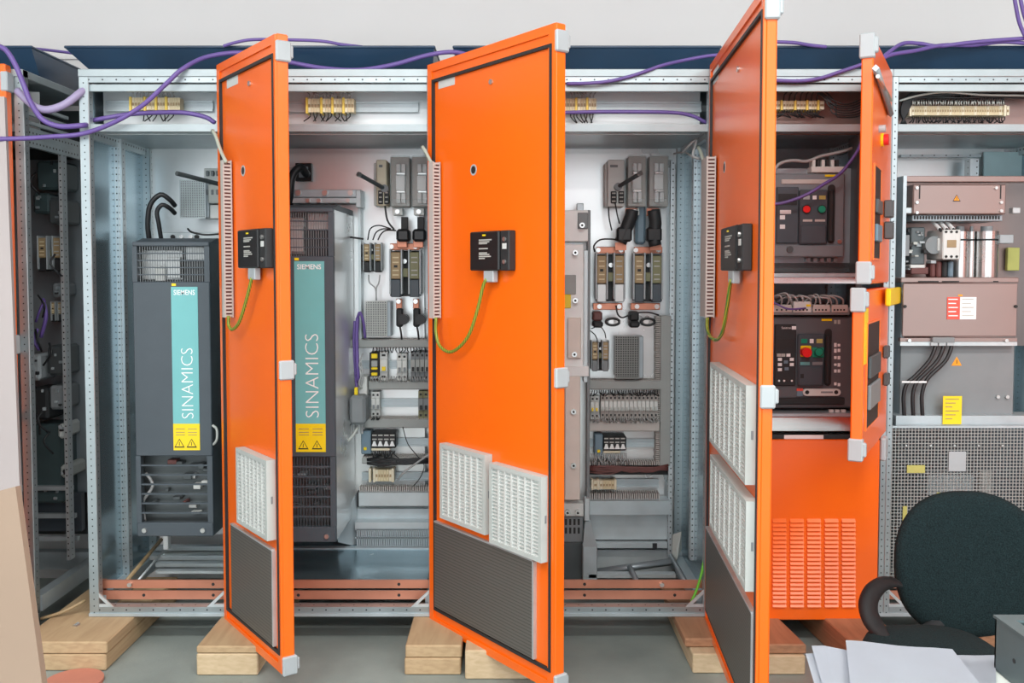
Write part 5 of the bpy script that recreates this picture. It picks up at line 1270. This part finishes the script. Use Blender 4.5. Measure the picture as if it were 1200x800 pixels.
link('lining', MB().box(x0+.02, x0+.30, y1-.32, y1-.022, zt-.020, zt-.014), 'box_inner', t)
link('rivet', MB().cyl((x0-.001, y1-.06, zt-.045), (x0+.001, y1-.06, zt-.045), .004, 8), 'ink', t)

# ------------------------------------------------------------------ office chair
t = thing('office_chair', 'dark green-black fabric office chair with black plastic arm loop', 'chair', (1.22, -.80, 0))
Yc = -.62
A, B, zt, zb = wx(1053, Yc, 665), wx(1232, Yc, 665), wz(583, Yc), wz(750, Yc)
cx, cz, hw, hh = (A+B)/2, (zt+zb)/2, (B-A)/2, (zt-zb)/2
bm = bmesh.new(); N, Rg = 56, 9
def sup(a, e): return math.copysign(abs(math.cos(a))**(2/e), math.cos(a)), math.copysign(abs(math.sin(a))**(2/e), math.sin(a))
def pad_rings(bm, pts_of, thick):
    rings = []
    for (s, y) in ((0.02, -1), (.35, -1), (.7, -.97), (.88, -.85), (.96, -.6), (1.0, -.2), (1.0, .3), (.96, .7), (.85, .95), (.4, 1), (.02, 1)):
        rings.append([bm.verts.new(pts_of(2*math.pi*k/N, s, y*thick)) for k in range(N)])
    for i in range(len(rings)-1):
        for k in range(N): bm.faces.new((rings[i][k], rings[i][(k+1) % N], rings[i+1][(k+1) % N], rings[i+1][k]))
    bm.faces.new(rings[0]); bm.faces.new(rings[-1][::-1])
def back_pt(a, s, y):
    c, q = sup(a, 2.55)
    wtap = 1.0 - .08*max(0, q)**2 - .10*max(0, -q)**2
    x, z = c*s*hw*wtap, q*s*hh
    bow = .035*(z/hh)**2*0 - .05*(1-(x/hw)**2)*.6
    return Vector((cx+x, Yc+y-bow+.10*((z/hh)*.5+.5)*.5, cz+z))
m = MB(); pad_rings(m.bm, back_pt, .032); link('backrest', m, 'fabric', t, smooth=True)
sx, sy, sz = wx(1098, -.95, 750), -.95, .352
def seat_pt(a, s, y):
    c, q = sup(a, 2.7); return Vector((sx+c*s*.175, sy+q*s*.185, sz+y-.012*s*s))
m = MB(); pad_rings(m.bm, seat_pt, .038); link('seat', m, 'fabric', t, smooth=True)
# arm loop on the left: flat curved plastic band
def arm(side, name):
    """flat curved plastic band rising from under the seat and bending back to the backrest"""
    pts = [at(1053, 683, -.66), at(1045, 682, -.67), at(1033, 685, -.70), at(1022, 696, -.74), at(1018, 711, -.78), at(1022, 727, -.82), at(1032, 742, -.86), at(1044, 757, -.90), at(1060, 768, -.93)]
    wid = [.008, .014, .022, .030, .032, .028, .020, .016, .014]
    P = catmull([Vector(p) for p in pts], 5); mm = MB(); bm = mm.bm; rings = []
    for i, p in enumerate(P):
        tv = (P[min(i+1, len(P)-1)]-P[max(0, i-1)]).normalized(); nrm = tv.cross(Vector((0, 1, 0))).normalized()
        f = i/5; k = min(int(f), len(wid)-2); wv = wid[k]+(wid[k+1]-wid[k])*(f-k)
        sd = Vector((0, 1, 0))
        rings.append([bm.verts.new(p+nrm*wv*math.cos(a) + sd*.030*math.sin(a)) for a in [2*math.pi*k/14 for k in range(14)]])
    for i in range(len(rings)-1):
        for k in range(14): bm.faces.new((rings[i][k], rings[i][(k+1) % 14], rings[i+1][(k+1) % 14], rings[i+1][k]))
    bm.faces.new(rings[0]); bm.faces.new(rings[-1][::-1])
    if side:
        for v in bm.verts: v.co.x = 2*cx - v.co.x
    link('arm_loop', mm, 'arm_black', t, smooth=True)
arm(0, 'l'); arm(1, 'r')
link('back_bar', MB().tube([(cx-.02, Yc+.06, cz-.02), (cx-.02, Yc+.09, cz-.16), (sx+.02, sy+.20, sz-.05), (sx, sy+.02, sz-.055)], .022, 8), 'soft_black', t)
link('gas_column', MB().cyl((sx, sy, .10), (sx, sy, sz-.03), .026, 16), 'black', t)
for k in range(5):
    a = k*2*math.pi/5+.3; ex, ey = sx+.29*math.cos(a), sy+.29*math.sin(a)
    leg = link('leg', MB().hull([(sx+.03*math.cos(a+1.57), sy+.03*math.sin(a+1.57), .10), (sx-.03*math.cos(a+1.57), sy-.03*math.sin(a+1.57), .10), (sx+.03*math.cos(a+1.57), sy+.03*math.sin(a+1.57), .14), (sx-.03*math.cos(a+1.57), sy-.03*math.sin(a+1.57), .14), (ex+.012*math.cos(a+1.57), ey+.012*math.sin(a+1.57), .06), (ex-.012*math.cos(a+1.57), ey-.012*math.sin(a+1.57), .06), (ex, ey, .085)]), 'black', t)
    link('caster', MB().cyl((ex-.018, ey, .027), (ex+.018, ey, .027), .026, 14), 'soft_black', leg)
link('vent_slots', MB().pb(1118, 727, 1142, 747, -.56, .004), 'mid_grey', t)
